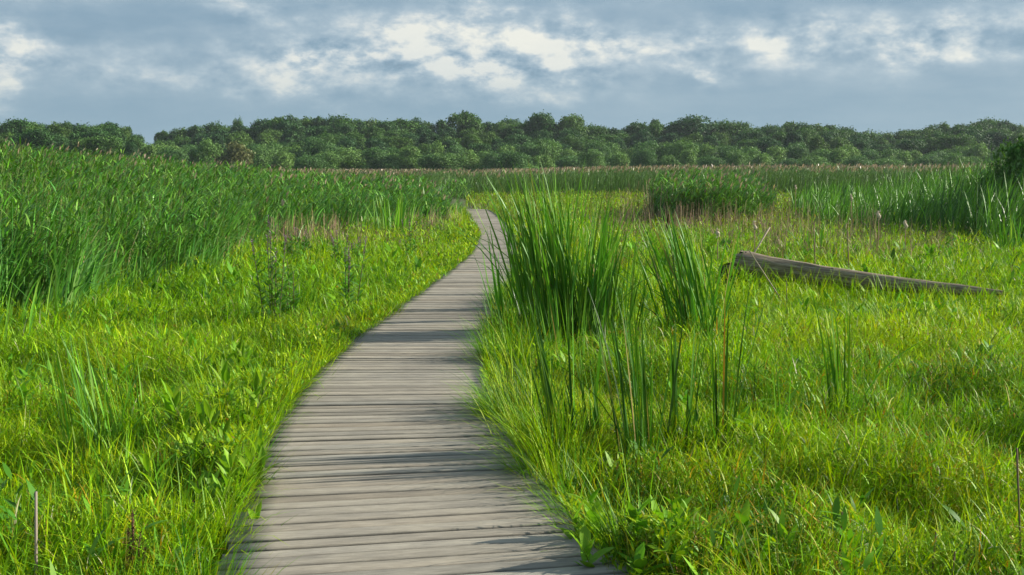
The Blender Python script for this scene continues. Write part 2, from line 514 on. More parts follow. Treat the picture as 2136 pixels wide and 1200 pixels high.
    for X, Y in zip(tx[kk], ty[kk]):
        n = int(RNG.integers(7, 16)); h = float(grass_h(np.array([X]), np.array([Y]))[0])
        P = np.stack([X + RNG.normal(0, .03, n), Y + RNG.normal(0, .03, n), GZ + h * RNG.uniform(.5, 1.08, n)], -1)
        L = RNG.uniform(.06, .15, n) * max(1, Y / 12)
        blades(mb, P, L, L * RNG.uniform(.20, .32, n), RNG.random(n) * 2 * PI, RNG.uniform(.3, 1.2, n), RNG.uniform(.1, .8, n), jit([(.07, .20, .015), (.11, .28, .014), (.17, .36, .012)][RNG.integers(0, 3)], n), 4, 'lens', .3)
    # low growth hiding the far left rim
    for q in range(150):
        Y = RNG.uniform(30, 54); X = float(path_x(Y)) - half_w(Y) - .04 - .5 * RNG.random()
        n = 22; aa = RNG.random(n) * 2 * PI
        P = np.stack([X + .15 * np.cos(aa), Y + .2 * np.sin(aa), np.full(n, GZ)], -1)
        blades(mb, P, RNG.uniform(.40, .62) * RNG.uniform(.6, 1.1, n), .022, aa, np.abs(RNG.normal(.15, .12, n)), np.abs(RNG.normal(.7, .5, n)), jit(PAL[['mid', 'yel'][q % 2]], n), 3, 'grass', .6)
    # coarse lush blades in the left margin near the viewer
    for q in range(210):
        Y = 3.9 + 6.5 * RNG.random() ** 1.2; X = float(path_x(Y)) - half_w(Y) - .05 - 1.1 * RNG.random() ** 1.6
        n = int(RNG.integers(8, 22)); aa = RNG.random(n) * 2 * PI; rr = np.abs(RNG.normal(0, .05, n))
        P = np.stack([X + rr * np.cos(aa), Y + rr * np.sin(aa), np.full(n, GZ)], -1)
        ph = np.where(RNG.random(n) < .35, RNG.normal(0, .7, n), aa)
        blades(mb, P, RNG.uniform(.48, .72) * RNG.uniform(.6, 1.1, n), RNG.uniform(.009, .017, n), ph, np.abs(RNG.normal(.12, .12, n)), np.abs(RNG.normal(.9, .6, n)), jit([PAL['mid'], (.15, .36, .012), PAL['yel']][q % 3], n), 6, 'grass', .5)
    # coarse blades standing before the fallen log
    for q in range(66):
        f = RNG.random(); X = LOG_A[0] + .1 + (LOG_B[0] - LOG_A[0]) * f; Y = LOG_A[1] + (LOG_B[1] - LOG_A[1]) * f - .25 - abs(RNG.normal(0, .35))
        n = int(RNG.integers(6, 16)); aa = RNG.random(n) * 2 * PI
        P = np.stack([X + .06 * np.cos(aa), Y + .06 * np.sin(aa), np.full(n, GZ)], -1)
        blades(mb, P, RNG.uniform(.48, .84 - .24 * f) * RNG.uniform(.6, 1.1, n), .013, aa, np.abs(RNG.normal(.12, .12, n)), np.abs(RNG.normal(.7, .5, n)), jit(PAL[['yel', 'mid'][q % 2]], n), 5, 'grass', .5)
    # sedge heads: small orange-green sprays at the top of the sward, in drifts low in the view
    n = 24000
    x, y = sample(n, 3.2, 14, 7)
    pr = px_of(x, y); c = fbm(x * .8, y * .8, 23, 2)
    k = (np.abs(path_s(x, y)) > half_w(y) + .25) & ((pr > 1150) | (pr < 380)) & (c > .46) & ~in_left(x, y)
    x, y = x[k], y[k]; n = len(x)
    z = ground_z(x, y) + grass_h(x, y) * RNG.uniform(.65, 1.02, n)
    for _ in range(4):
        blades(mb, np.stack([x, y, z], -1), RNG.uniform(.02, .05, n), .006, RNG.random(n) * 2 * PI, RNG.uniform(.2, 1.4, n), .4, jit((.27, .195, .022), n, .25), 2, 'lens', .8)
    tag(mb.build('meadow_grass', M_GRASS), kind='stuff')


meadow()


def leafy_margin():
    """small leaved weeds creeping along both margins of the deck"""
    mb = MB()
    n = 60000
    y = np.interp(RNG.random(n), [0, .55, 1], [4.2, 11, 34])
    sg = np.where(RNG.random(n) < .55, -1, 1)
    e = np.abs(RNG.normal(0, .20, n)) + .0 - .07 * (RNG.random(n) < .3)
    dens = fbm(sg * 7 + e, y * .9, 61, 3)
    k = dens > .36
    y, sg, e = y[k], sg[k], e[k]; n = len(y)
    g = np.interp(y, _y, _dx)
    off = sg * (half_w(y) + e)
    x = path_x(y) + off / np.sqrt(1 + g * g); yy = y - off * g / np.sqrt(1 + g * g)
    H = grass_h(x, yy) + .02
    z = GZ + np.where(e < 0, .36, H * RNG.uniform(.55, 1.0, n)); z = np.where(e < .1, np.maximum(z, GZ + .33), z)
    L = RNG.uniform(.03, .085, n) * np.maximum(1, y / 11) ** .6
    C = np.where((RNG.random(n) < .5)[:, None], PAL['yel'], (.15, .32, .015))
    C = np.where((RNG.random(n) < .03)[:, None], (.34, .16, .04), C)
    blades(mb, np.stack([x, yy, z], -1), L, L * RNG.uniform(.16, .30, n), RNG.random(n) * 2 * PI, RNG.uniform(.2, 1.3, n), RNG.uniform(.1, .9, n), jit(C, n, .2), 3, 'lens', .4)
    m = n // 5
    blades(mb, np.stack([x[:m], yy[:m], np.full(m, GZ)], -1), z[:m] - GZ + .03, .004, RNG.random(m) * 2 * PI, .1, .2, jit((.12, .14, .03), m), 2, 'stalk')
    tag(mb.build('margin_weeds', M_GRASS), kind='stuff')


leafy_margin()

# ------------------------------------------------------------------ reed beds
REED = [(.076, .240, .018), (.120, .310, .020), (.050, .168, .017), (.180, .360, .045)]


def reed_colors(n, w=(.4, .3, .2, .1)):
    return jit(np.array(REED)[RNG.choice(4, n, p=w)], n, .2, .07)


def reeds(mb, x, y, H, scale, plume, leaves=9, wind=(0.1, .55), leafw=.030):
    """common reed: cane, drooping leaves up the upper part, a plume on some"""
    n = len(x)
    z = np.full(n, GZ)
    ph = RNG.normal(wind[0], wind[1], n); th = np.abs(RNG.normal(.06, .05, n)); kp = np.abs(RNG.normal(.16, .1, n))
    blades(mb, np.stack([x, y, z], -1), H, .010 * scale, ph, th, kp, jit((.10, .13, .035), n), 3, 'stalk', 1.5)
    for i in range(leaves):
        f = .25 + .72 * (i + RNG.random(n)) / leaves
        ang = th + kp * f * .7
        r = f * H * np.sin(ang); zz = f * H * np.cos(ang)
        P = np.stack([x + r * np.cos(ph), y + r * np.sin(ph), z + zz], -1)
        side = np.where(RNG.random(n) < .7, RNG.normal(wind[0], .8, n), RNG.random(n) * 2 * PI)
        L = RNG.uniform(.28, .52, n) * (1.05 - .35 * f) * np.sqrt(scale)
        blades(mb, P, L, leafw * scale * RNG.uniform(.7, 1.2, n), side, RNG.uniform(.3, .85, n), RNG.uniform(.4, 1.7, n), reed_colors(n, (.35, .3, .15, .2)), 3, 'lens', .35)
    k = RNG.random(n) < plume
    if k.any():
        m = int(k.sum()); ang = (th + kp * .8)[k]
        r = H[k] * np.sin(ang); zz = H[k] * np.cos(ang)
        P = np.stack([x[k] + r * np.cos(ph[k]), y[k] + r * np.sin(ph[k]), z[k] + zz], -1)
        for _ in range(2):
            blades(mb, P, RNG.uniform(.16, .26, m), .042 * scale ** .8, RNG.normal(wind[0], .6, m), RNG.uniform(.05, .35, m), RNG.uniform(.3, .9, m), jit((.36, .29, .20), m, .2), 3, 'plume', 1)


def left_h(x, y):
    p = px_of(x, y); s = y - np.interp(p, LE_PX, LE_D)
    hm = np.interp(p, [-200, 0, 150, 300, 450, 600, 860, 960], [3.1, 2.92, 2.72, 2.46, 2.18, 1.96, 1.55, 1.3])
    h0 = np.interp(p, [0, 500, 700, 860, 960], [1.12, 1.1, .95, .8, .75])
    h = h0 * (.72 + .28 * np.clip(s / 2.5, 0, 1)) + (hm - h0) * np.clip(s / 25, 0, 1) ** .8
    return h * (1 + .22 * (fbm(x * .6, y * .5, 51, 2) - .5))


def left_bed():
    mb = MB()
    # front: sword-leaved cattail swathe
    n = 60000
    x, y = sample(n, 11, 50, 16, .50, 1)
    s = y - left_edge(x, y)
    gap = ((px_of(x, y) - 488) / 26) ** 2 + ((y - 23.0) / 2.2) ** 2 < 1
    k = in_left(x, y) & (s < 9) & (RNG.random(n) < 1.15 - s / 9) & (np.abs(path_s(x, y)) > half_w(y) + .25) & ~gap
    # thins out towards the marsh meadow
    k &= fbm(x * 1.1, y * .8, 71, 2) > .52 - .10 * s
    x, y = x[k], y[k]; n = len(x)
    H = left_h(x, y) * RNG.uniform(.6, 1.15, n)
    sc_ = np.maximum(1, y / 16) ** .8
    blades(mb, np.stack([x, y, np.full(n, GZ)], -1), H, (.020 + .009 * sstep(24, 15, y)) * sc_ * RNG.uniform(.6, 1.2, n), RNG.normal(.1, .75, n), np.abs(RNG.normal(.12, .12, n)), np.abs(RNG.normal(.75, .75, n)), reed_colors(n, (.25, .3, .15, .3)) * np.array((.95, 1.0, 1.7)), 5, 'cattail', .6)
    # fringe of young blades stepping out into the grass
    n = 9000
    x, y = sample(n, 11, 42, 16, .50, 1); s = y - left_edge(x, y)
    k = (s > -3.2) & (s < .4) & (px_of(x, y) < 950) & (np.abs(path_s(x, y)) > 1.2) & (fbm(x * 1.2, y * .9, 72, 2) > .50) & (RNG.random(n) < 1 + s / 3.4)
    x, y = x[k], y[k]; n = len(x)
    blades(mb, np.stack([x, y, np.full(n, GZ)], -1), RNG.uniform(.5, 1.0, n), .020 * np.maximum(1, y / 16) ** .8, RNG.normal(.1, .9, n), np.abs(RNG.normal(.12, .12, n)), np.abs(RNG.normal(.7, .6, n)), reed_colors(n, (.2, .3, .1, .4)), 5, 'cattail', .6)
    # behind: common reed rising to a plumed crest
    n = 26000
    x, y = sample(n, 13, 72, 24, .50, 1)
    s = y - left_edge(x, y)
    k = in_left(x, y) & (s > 2.2) & (np.abs(path_s(x, y)) > 1.3)
    gap = ((px_of(x, y) - 488) / 24) ** 2 + ((y - 23.6) / 2.0) ** 2 < 1
    k &= ~gap
    x, y = x[k], y[k]; n = len(x)
    s = y - left_edge(x, y)
    H = left_h(x, y) * RNG.uniform(.84, 1.05, n)
    far = np.clip(s / 22, 0, 1)
    for lo, hi, sc_ in ((0, 22, 1.0), (22, 32, 1.25), (32, 46, 1.6), (46, 73, 2.1)):
        q = (y >= lo) & (y < hi)
        if q.any():
            reeds(mb, x[q], y[q], H[q], sc_, [0, .0, .02, .16][int(sc_ > 1.1) + int(sc_ > 1.5) + int(sc_ > 2)], 10)
    # bleached and broken canes scattered through the bed
    n = 5000
    x, y = sample(n, 13, 60, 24, .50, 1); k = in_left(x, y) & (np.abs(path_s(x, y)) > 1.3) & (fbm(x * .3, y * .3, 83, 2) > .42)
    x, y = x[k], y[k]; n = len(x)
    blades(mb, np.stack([x, y, np.full(n, GZ)], -1), left_h(x, y) * RNG.uniform(.6, .98, n), .012 * np.maximum(1, y / 22), RNG.normal(0, 1.2, n), np.abs(RNG.normal(.12, .14, n)), np.abs(RNG.normal(.2, .4, n)), jit((.34, .26, .14), n, .25), 3, 'stalk', 1.2)
    tag(mb.build('tall_reeds', M_REED), kind='stuff')


left_bed()


def far_bed():
    mb = MB()
    n = 46000
    x, y = sample(n, 60, 205, 75, .52, 6)
    k = (y > far_edge(x, y)) & (np.abs(path_s(x, np.minimum(y, 69))) > 1.5)
    x, y = x[k], y[k]; n = len(x)
    p = px_of(x, y)
    H = np.interp(p, [0, 900, 1100, 1250, 1700, 2136], [1.8, 1.72, 1.8, 2.06, 2.1, 2.2]) * RNG.uniform(.82, 1.06, n) * (1 + .12 * (fbm(x * .12, y * .06, 91, 2) - .5))
    P = np.stack([x, y, np.full(n, GZ)], -1); sc_ = np.maximum(1, y / 75)
    for _ in range(3):
        Q = P + np.stack([RNG.normal(0, .2, n), RNG.normal(0, .2, n), np.zeros(n)], -1)
        blades(mb, Q, H * RNG.uniform(.8, 1.03, n), .05 * sc_, RNG.normal(0, 1, n), np.abs(RNG.normal(.07, .06, n)), np.abs(RNG.normal(.3, .25, n)), jit((.075, .160, .028), n, .25), 3, 'grass', 1.5)
    for _ in range(3):
        f = RNG.uniform(.5, .95, n)
        Q = P + np.stack([RNG.normal(0, .15, n), RNG.normal(0, .15, n), H * f], -1)
        blades(mb, Q, RNG.uniform(.3, .5, n), .05 * sc_, RNG.normal(0, 1.2, n), RNG.uniform(.3, .9, n), RNG.uniform(.3, 1.2, n), jit((.095, .185, .036), n, .25), 2, 'lens', .5)
    m = RNG.random(n) < .3
    Q = P[m] + np.stack([0 * H[m], 0 * H[m], H[m] * .97], -1); m = int(m.sum())
    blades(mb, Q, RNG.uniform(.2, .32, m), .09 * np.maximum(1, Q[:, 1] / 75), RNG.normal(0, .8, m), RNG.uniform(.05, .4, m), RNG.uniform(.2, .8, m), jit((.33, .26, .18), m, .2), 2, 'plume', 1.5)
    tag(mb.build('far_reeds', M_REED), kind='stuff')


far_bed()


def right_beds():
    mb = MB()
    n = 60000
    x, y = sample(n, 20, 64, 30, .52, 2)
    k = in_right(x, y) & (fbm(x * .35, y * .3, 13, 2) > .30)
    x, y = x[k], y[k]; n = len(x); p = px_of(x, y)
    H = np.interp(p, [1640, 1800, 1900, 2000, 2136], [1.2, 1.45, 1.7, 1.95, 2.5]) * (1 + .9 * (fbm(x * .45, y * .35, 14, 2) - .5)) * RNG.uniform(.6, 1.15, n) * (.75 + .25 * sstep(30, 42, y))
    blades(mb, np.stack([x, y, np.full(n, GZ)], -1), H, .026 * np.maximum(1, y / 38), RNG.normal(.2, 1.1, n), np.abs(RNG.normal(.14, .12, n)), np.abs(RNG.normal(.55, .5, n)), jit(np.array([(.085, .25, .012), (.120, .31, .014), (.050, .15, .014)])[RNG.choice(3, n)], n, .2), 4, 'cattail', .8)
    # taller reed on the far right
    n = 2600
    x, y = sample(n, 30, 62, 40, .56, 2)
    k = (px_of(x, y) > np.interp(y, [30, 62], [1990, 1820])) & (y > 36) & (fbm(x * .4, y * .4, 16, 2) > .36)
    x, y = x[k], y[k]; n = len(x)
    reeds(mb, x, y, np.interp(px_of(x, y), [1900, 2136, 2400], [1.75, 2.7, 3.0]) * RNG.uniform(.85, 1.05, n), 1.6, .1, 9)
    tag(mb.build('cattail_reeds', M_REED), kind='stuff')
    mb = MB()
    n = 40000
    x, y = sample(n, 36, 54, 45, .52, 0)
    k = in_mid(x, y)
    x, y = x[k], y[k]; n = len(x)
    H = 1.80 * RNG.uniform(.75, 1.06, n) * (1 + .7 * (fbm(x * .7, y * .5, 15, 2) - .5)) * (1 - .35 * np.abs((px_of(x, y) - 1470) / 150) ** 2)
    reeds(mb, x[:1600], y[:1600], H[:1600], 1.7, .12, 9)
    tag(mb.build('brown_topped_reeds', M_REED), kind='stuff')
    # last year's dry stalks
    mb = MB()
    pts = []
    for (x0, x1, d0, d1, n, h) in ((1390, 1620, 32.5, 39.5, 380, .9), (1600, 1840, 21, 33, 460, 1.0), (1300, 1480, 39, 42, 160, 1.4), (1230, 1420, 30, 38, 160, .8), (560, 760, 26, 33, 420, .8), (820, 960, 33, 40, 200, .75), (1480, 1700, 26, 33, 150, .9), (1820, 2000, 22, 30, 120, .8)):
        p = RNG.uniform(x0, x1, n); d = RNG.uniform(d0, d1, n)
        cl = fbm(p * .03, d * .5, 18, 2) > .40
        p, d = p[cl], d[cl]; m = len(p)
        X = (p - 1068) / F * d
        P = np.stack([X, d, np.full(m, GZ)], -1)
        L = h * RNG.uniform(.55, 1.25, m)
        blades(mb, P, L, .007 * d / 20 * RNG.uniform(.6, 1.2, m), RNG.random(m) * 2 * PI, np.abs(RNG.normal(.04, .07, m)), np.abs(RNG.normal(.05, .12, m)), jit((.28, .20, .12), m, .3), 2, 'stalk', 1.5)
        q = RNG.random(m) < .4
        blades(mb, P[q] + np.array((0, 0, .35)) * 1.0, .4, .016, RNG.random(q.sum()) * 2 * PI, RNG.uniform(.2, .9, q.sum()), RNG.uniform(.3, 1.5, q.sum()), jit((.30, .20, .13), int(q.sum()), .25), 3, 'lens', .6)
    tag(mb.build('dry_reeds', M_DRY), kind='stuff')


right_beds()


# ------------------------------------------------------------------ single plants
def cattail(px, py, top, wpx, n, lean, label, group='cattail clumps standing in the open grass', spikes=(), orange=False, zjunc=.02, cw=(.35, .3, .25, .1), wl=.015, name='cattail_clump', shade=1.0):
    b = at_z(px, py, zjunc); d = b[1]
    ht = (at_y(px, top, d)[2] - GZ)
    root = empty(name, (b[0], d, GZ)); tag(root, label, 'cattail', group)
    mb = MB()
    sp = wpx / F * d
    aa = RNG.random(n) * 2 * PI; rr = np.sqrt(RNG.random(n)) * sp * (.44 if n > 45 else .34)
    L = ht * (1 - .52 * RNG.random(n) ** 2.1) * 1.06 * (1 - .14 * (rr / max(sp * .5, .01)) ** 2 if n > 45 else 1)
    ph = np.where(RNG.random(n) < .75, np.where(rr * np.cos(aa) + RNG.normal(0, sp * .15, n) < 0, PI, 0) + RNG.normal(0, .5, n), aa)
    th = RNG.normal(.035, .05, n) + rr / max(sp, .01) * (.10 if n > 45 else .10)
    P = np.stack([rr * np.cos(aa), rr * np.sin(aa), np.zeros(n)], -1)
    if lean:
        ph = np.where(RNG.random(n) < .7, 0 if lean > 0 else PI, ph); th = th + abs(lean) * RNG.random(n)
    kap = np.abs(RNG.normal(.15, .16, n)) * (1 if n > 45 else .5); brk = RNG.random(n) < (.07 if n > 45 else .02)
    kap = np.where(brk, kap + 1.1, kap)
    c = reed_colors(n, cw) * np.array((1.0, 1.02, .70)) * shade
    old = RNG.random(n) < .02; c[old] = (.28, .22, .08)
    blades(mb, P, L, wl * RNG.uniform(.65, 1.15, n) * max(1, d / 11), ph, th, kap, c, 7, 'cattail', .7)
    # short new shoots at the foot
    m = n // 3
    if m:
        aa = RNG.random(m) * 2 * PI; rr = np.sqrt(RNG.random(m)) * sp * .45
        blades(mb, np.stack([rr * np.cos(aa), rr * np.sin(aa), np.zeros(m)], -1), ht * RNG.uniform(.25, .5, m), wl * .8, aa, RNG.uniform(0, .35, m), RNG.uniform(.1, .8, m), reed_colors(m, cw), 5, 'cattail', .7)
    mb.build('leaves', M_CAT, root)
    for (sx, sy, ln) in spikes:
        q = at_y(sx, sy, d)[:] - np.array((b[0], d, GZ))
        st = MB(); base = np.array((q[0] * .3, 0, 0))
        tube(st, [base, (base + q) / 2 + (.01, 0, 0), q - (0, 0, ln / 2)], [.006, .005, .004], (.10, .13, .03)); st.build('stalk', M_DRY, root)
        hd = MB(); u = np.linspace(0, 1, 9)
        tube(hd, [q + (.02 * (v - .5), 0, ln * (v - .5)) for v in u], .014 * np.minimum(1, np.sin(PI * np.clip(u, .05, .95)) * 2.2) + .001, (.085, .035, .018), 8)
        tube(hd, [q + (.01, 0, ln * .5), q + (.014, 0, ln * .5 + .04), q + (.016, 0, ln * .5 + .08)], [.003, .002, .001], (.2, .14, .06))
        hd.build('seed_head', M_DRY, root, smooth=True)
    if orange:
        og = MB(); blades(og, np.array([[.0, .0, 0]]), ht * .95, .011, 1.5, .02, .03, (.50, .26, .03), 6, 'cattail', 0.1); tag(og.build('withered_leaf', M_REED, root), 'withered orange leaf')
    return root


cattail(1162, 690, 342, 160, 210, -.02, 'tallest cattail clump, beside the boardwalk, its tips above the far reeds', wl=.018, cw=(.3, .4, .1, .2))
cattail(1215, 690, 378, 120, 110, 0, 'cattail clump touching the tallest clump on its right, a little lower', wl=.018, cw=(.3, .4, .1, .2))
cattail(1285, 685, 468, 120, 60, 0, 'loose low cattail clump, second right of the tallest clump', wl=.016, cw=(.3, .4, .1, .2))
cattail(1100, 640, 420, 70, 34, -.03, 'cattail clump at the deck edge, behind and left of the tallest clump', wl=.014)
cattail(1185, 745, 610, 120, 26, -.02, 'scattered thin cattail stems standing nearer than the tallest clump', wl=.012, cw=(.3, .4, .1, .2))
cattail(1290, 780, 640, 120, 22, -.02, 'scattered thin cattail stems nearer than the loose low clump', wl=.012, cw=(.3, .4, .1, .2))
cattail(1455, 690, 430, 130, 130, -.14, 'dark cattail clump fanning out to the left in front of the log butt', wl=.018, cw=(.45, .3, .15, .1), spikes=((1393, 462, .16),))
cattail(1052, 665, 480, 60, 22, -.05, 'sparse cattail leaves leaning over the boardwalk rim', wl=.016, cw=(.4, .1, .5, 0))
cattail(1203, 935, 620, 100, 26, -.16, 'thin cattail shoots leaning left, first of the row nearest the deck', cw=(.4, .2, .4, 0), shade=.72)
cattail(1250, 930, 720, 80, 20, -.08, 'short thin cattail tuft between the left leaning shoots and the dark V shaped tuft', cw=(.4, .2, .4, 0), shade=.72)
cattail(1333, 960, 610, 90, 34, -.06, 'dark V shaped cattail tuft with one tall leaf in the near meadow', cw=(.3, .1, .6, 0), wl=.013, shade=.72)
cattail(1366, 935, 650, 50, 13, .0, 'narrow upright cattail tuft close right of the V shaped one', cw=(.4, .2, .4, 0), shade=.72)
cattail(1424, 925, 680, 80, 18, .0, 'thin cattail tuft leaning right, between the V shaped tuft and the orange leaf', cw=(.4, .2, .4, 0), shade=.72)
cattail(1508, 925, 580, 50, 16, 0, 'slender cattail tuft with a withered orange leaf', orange=True, cw=(.4, .2, .4, 0), shade=.72)
cattail(1764, 870, 625, 80, 20, -.02, 'lone cattail tuft standing in grass below the fallen log', wl=.016, shade=.72)
cattail(205, 905, 680, 160, 60, -.08, 'large thin cattail tuft in the left meadow', cw=(.3, .4, .1, .2), wl=.011)
cattail(300, 880, 740, 80, 12, -.04, 'smaller cattail tuft just right of the large one in the left meadow', cw=(.3, .4, .1, .2), wl=.011)
cattail(1640, 905, 730, 40, 7, 0, 'few pale cattail leaves between the orange leaf and the lone tuft', cw=(.2, .4, .1, .3), wl=.010)
cattail(1890, 905, 760, 40, 7, .03, 'few pale cattail leaves right of the lone tuft', cw=(.2, .4, .1, .3), wl=.010)
cattail(820, 470, 405, 90, 60, 0, 'bright cattail clump by the left deck side far along the boardwalk', zjunc=.1, wl=.014, cw=(.2, .4, .0, .4))
cattail(2120, 510, 440, 90, 60, 0, 'dark cattail clump at the right border behind the log tip', zjunc=.1, wl=.014)
cattail(1690, 520, 455, 60, 20, 0, 'small green cattail clump among dry stalks behind the log', zjunc=.1, wl=.012)


def fluff(px, top, base, label):
    d = at_z(px, base, .1)[1]; q = at_y(px, top, d)
    root = empty('bulrush_stalk', (q[0], d, GZ)); tag(root, label, 'bulrush', 'old bulrush stalks with pale fluff behind the log')
    h = q[2] - GZ
    st = MB(); tube(st, [(0, 0, 0), (.01, 0, h * .5), (.0, 0, h)], [.01, .009, .008], (.30, .21, .13)); st.build('stalk', M_DRY, root)
    hd = MB(); u = np.linspace(0, 1, 10)
    tube(hd, [(.02 * math.sin(6 * v), .01 * math.cos(9 * v), h - .16 + .2 * v) for v in u], (.012 + .028 * RNG.random(10)) * np.sin(PI * np.clip(u, .06, .96)) + .003, (.62, .52, .40), 8)
    for i in range(40):
        v = RNG.random()
        blades(hd, np.array([[0, 0, h - .15 + .17 * v]]), .06, .02, RNG.random() * 6.28, RNG.uniform(.5, 1.6), .5, (.66, .56, .44), 2, 'lens')
    hd.build('seed_head', M_DRY, root)


fluff(1776, 408, 480, 'old bulrush with pale fluff, highest one, before the bright cattail bed')
fluff(1833, 444, 520, 'old bulrush with pale fluff burst below its tip, right of the highest one')
fluff(1889, 463, 520, 'low old bulrush with pale fluff, rightmost of the fluffy ones')
fluff(1660, 388, 450, 'far old bulrush with pale fluff in front of the dark reed face')
fluff(1497, 480, 540, 'old bulrush with pale fluff among the pinkish dry stalks')
fluff(1574, 465, 530, 'old bulrush with pale fluff at the right side of the pinkish dry stalks')


def leaves3(mb, P, L, W, phi, th0, kap, C, S=6, fold=.35):
    """broad leaves with a midrib fold, three vertices across"""
    for i in range(len(P)):
        l, w, ph = float(L[i]), float(W[i]), float(phi[i])
        t = np.linspace(0, 1, S + 1)
        th = th0[i] + kap[i] * t ** 1.3
        r = np.concatenate([[0], np.cumsum(np.sin(th[:-1]) * l / S)]); z = np.concatenate([[0], np.cumsum(np.cos(th[:-1]) * l / S)])
        d = np.array((math.cos(ph), math.sin(ph), 0)); s = np.array((-d[1], d[0], 0))
        c = P[i] + r[:, None] * d + z[:, None] * np.array((0, 0, 1.))
        ww = (np.sin(PI * np.clip(t, .04, .985) ** .8) * .5 * w)[:, None]
        nrm = np.stack([-np.cos(th) * d[0], -np.cos(th) * d[1], np.sin(th)], -1)
        wav = (1 + .12 * np.sin(t * 9 + ph))[:, None]
        V = np.concatenate([c - s * ww * wav + nrm * ww * fold, c, c + s * ww * wav + nrm * ww * fold])
        k = np.arange(S); m = S + 1
        Q = np.concatenate([np.stack([k, k + m, k + m + 1, k + 1], -1), np.stack([k + m, k + 2 * m, k + 2 * m + 1, k + m + 1], -1)])
        mb.add(V, Q, C[i])


def broadleaf(px, py, hgt, n, L, W, label, z=.0, c=(.105, .215, .022), stems=4, spread=.12, cat='leafy plant', name='leafy_plant', group='broad leaved plants beside the boardwalk', tilt=(0, 0)):
    b = at_z(px, py, z); root = empty(name, (b[0], b[1], GZ)); tag(root, label, cat, group)
    st = MB(); lv = MB()
    tot = hgt - GZ
    for s in range(stems):
        a = RNG.random() * 6.28; lean = RNG.uniform(.05, .3)
        tip = np.array((math.cos(a) * spread * 1.6 + tilt[0], math.sin(a) * spread * 1.6 + tilt[1], tot * RNG.uniform(.7, 1.0)))
        base = np.array((math.cos(a), math.sin(a), 0)) * spread * .4
        tube(st, [base, base * .6 + tip * .4 + (0, 0, tot * .05), tip], [.006, .005, .003], (.13, .17, .03))
        k = max(3, n // stems)
        f = np.linspace(.35, 1, k) + RNG.normal(0, .02, k)
        P = base + (tip - base) * f[:, None]
        ph = np.arange(k) * 2.4 + a + RNG.normal(0, .3, k)
        leaves3(lv, P, L * RNG.uniform(.65, 1.1, k) * (1.15 - .45 * f), W * RNG.uniform(.75, 1.15, k) * (1.1 - .35 * f), ph, RNG.uniform(.45, .95, k) - .3 * (f > .9), RNG.uniform(.2, .8, k), jit(c, k, .15))
    st.build('stem', M_GRASS, root); lv.build('leaves', M_GRASS, root, smooth=False)
    return root


LB = (.18, .36, .018)
broadleaf(455, 905, .32, 130, .27, .052, 'tallest broad leaved plant, beside the deck on its left with pointed leaves', stems=9, spread=.20, c=LB)
broadleaf(560, 775, .22, 100, .23, .046, 'broad leaved plant farther along the left deck side, dark leaf at its top', stems=8, spread=.17, c=LB)
broadleaf(430, 1010, .20, 120, .25, .050, 'broad leaved plant left of the deck just nearer than the tallest one', stems=9, spread=.20, c=LB)
broadleaf(448, 1080, .14, 100, .18, .038, 'low broad leaved plant nearest on the left, hugging the deck rim', stems=8, spread=.14, c=LB)
broadleaf(486, 985, .18, 40, .13, .024, 'slender willow like sprig at the left rim of the planks', stems=3, spread=.08, tilt=(.05, .02), c=(.15, .29, .03))
broadleaf(650, 730, .16, 90, .17, .040, 'small leafy plant on the left deck side, farthest of the broad leaved ones', stems=8, spread=.18, c=LB)
broadleaf(1290, 1150, .16, 80, .24, .075, 'large crinkled dock leaves spilling over the right deck edge', c=(.17, .36, .015), spread=.17, stems=6)
broadleaf(1440, 1185, .18, 80, .23, .07, 'second crinkled dock rosette, standing back in grass right of the deck', c=(.13, .31, .015), spread=.17, stems=6)
broadleaf(1120, 710, .12, 30, .20, .035, 'narrow leaved plant with silvery leaf backs at the foot of the tallest cattails', c=(.13, .23, .06))
broadleaf(1285, 900, .02, 30, .15, .07, 'round leaved dark green plant between the thin cattail tufts', c=(.07, .18, .02))
broadleaf(1660, 1000, .02, 22, .15, .05, 'dark leafy plant low in the right meadow', c=(.07, .17, .02), group='broad leaved plants in the meadow')


def sedge(px, py, z, n, L, label, side):
    b = at_z(px, py, z); root_z = GZ + .2
    mb = MB()
    aa = np.where(RNG.random(n) < .6, side + RNG.normal(0, .8, n), RNG.random(n) * 6.28); rr = np.abs(RNG.normal(0, .06, n))
    blades(mb, np.stack([rr * np.cos(aa), rr * np.sin(aa), np.zeros(n)], -1), L * RNG.uniform(.5, 1.1, n), .0055, aa, RNG.uniform(.1, .5, n), RNG.uniform(.7, 1.9, n), jit(np.where((RNG.random(n) < .3)[:, None], PAL['grn'], PAL['mid']), n), 7, 'grass', .4)
    o = mb.build('sedge_tussock', M_GRASS); o.location = (b[0], b[1], root_z)
    tag(o, label, 'sedge', 'sedge tussocks along the right deck edge')


sedge(1045, 850, .05, 260, .55, 'arching sedge tussock drooping over the right edge of the deck', PI)
sedge(1120, 985, .0, 160, .40, 'lower sedge tussock on the right deck edge, nearer than the arching one', PI)
sedge(1040, 735, .05, 200, .50, 'sedge tussock on the right deck edge, beyond the arching one', PI)
sedge(1200, 1060, .0, 130, .38, 'sedge tussock beside the crinkled dock on the right deck edge', PI)


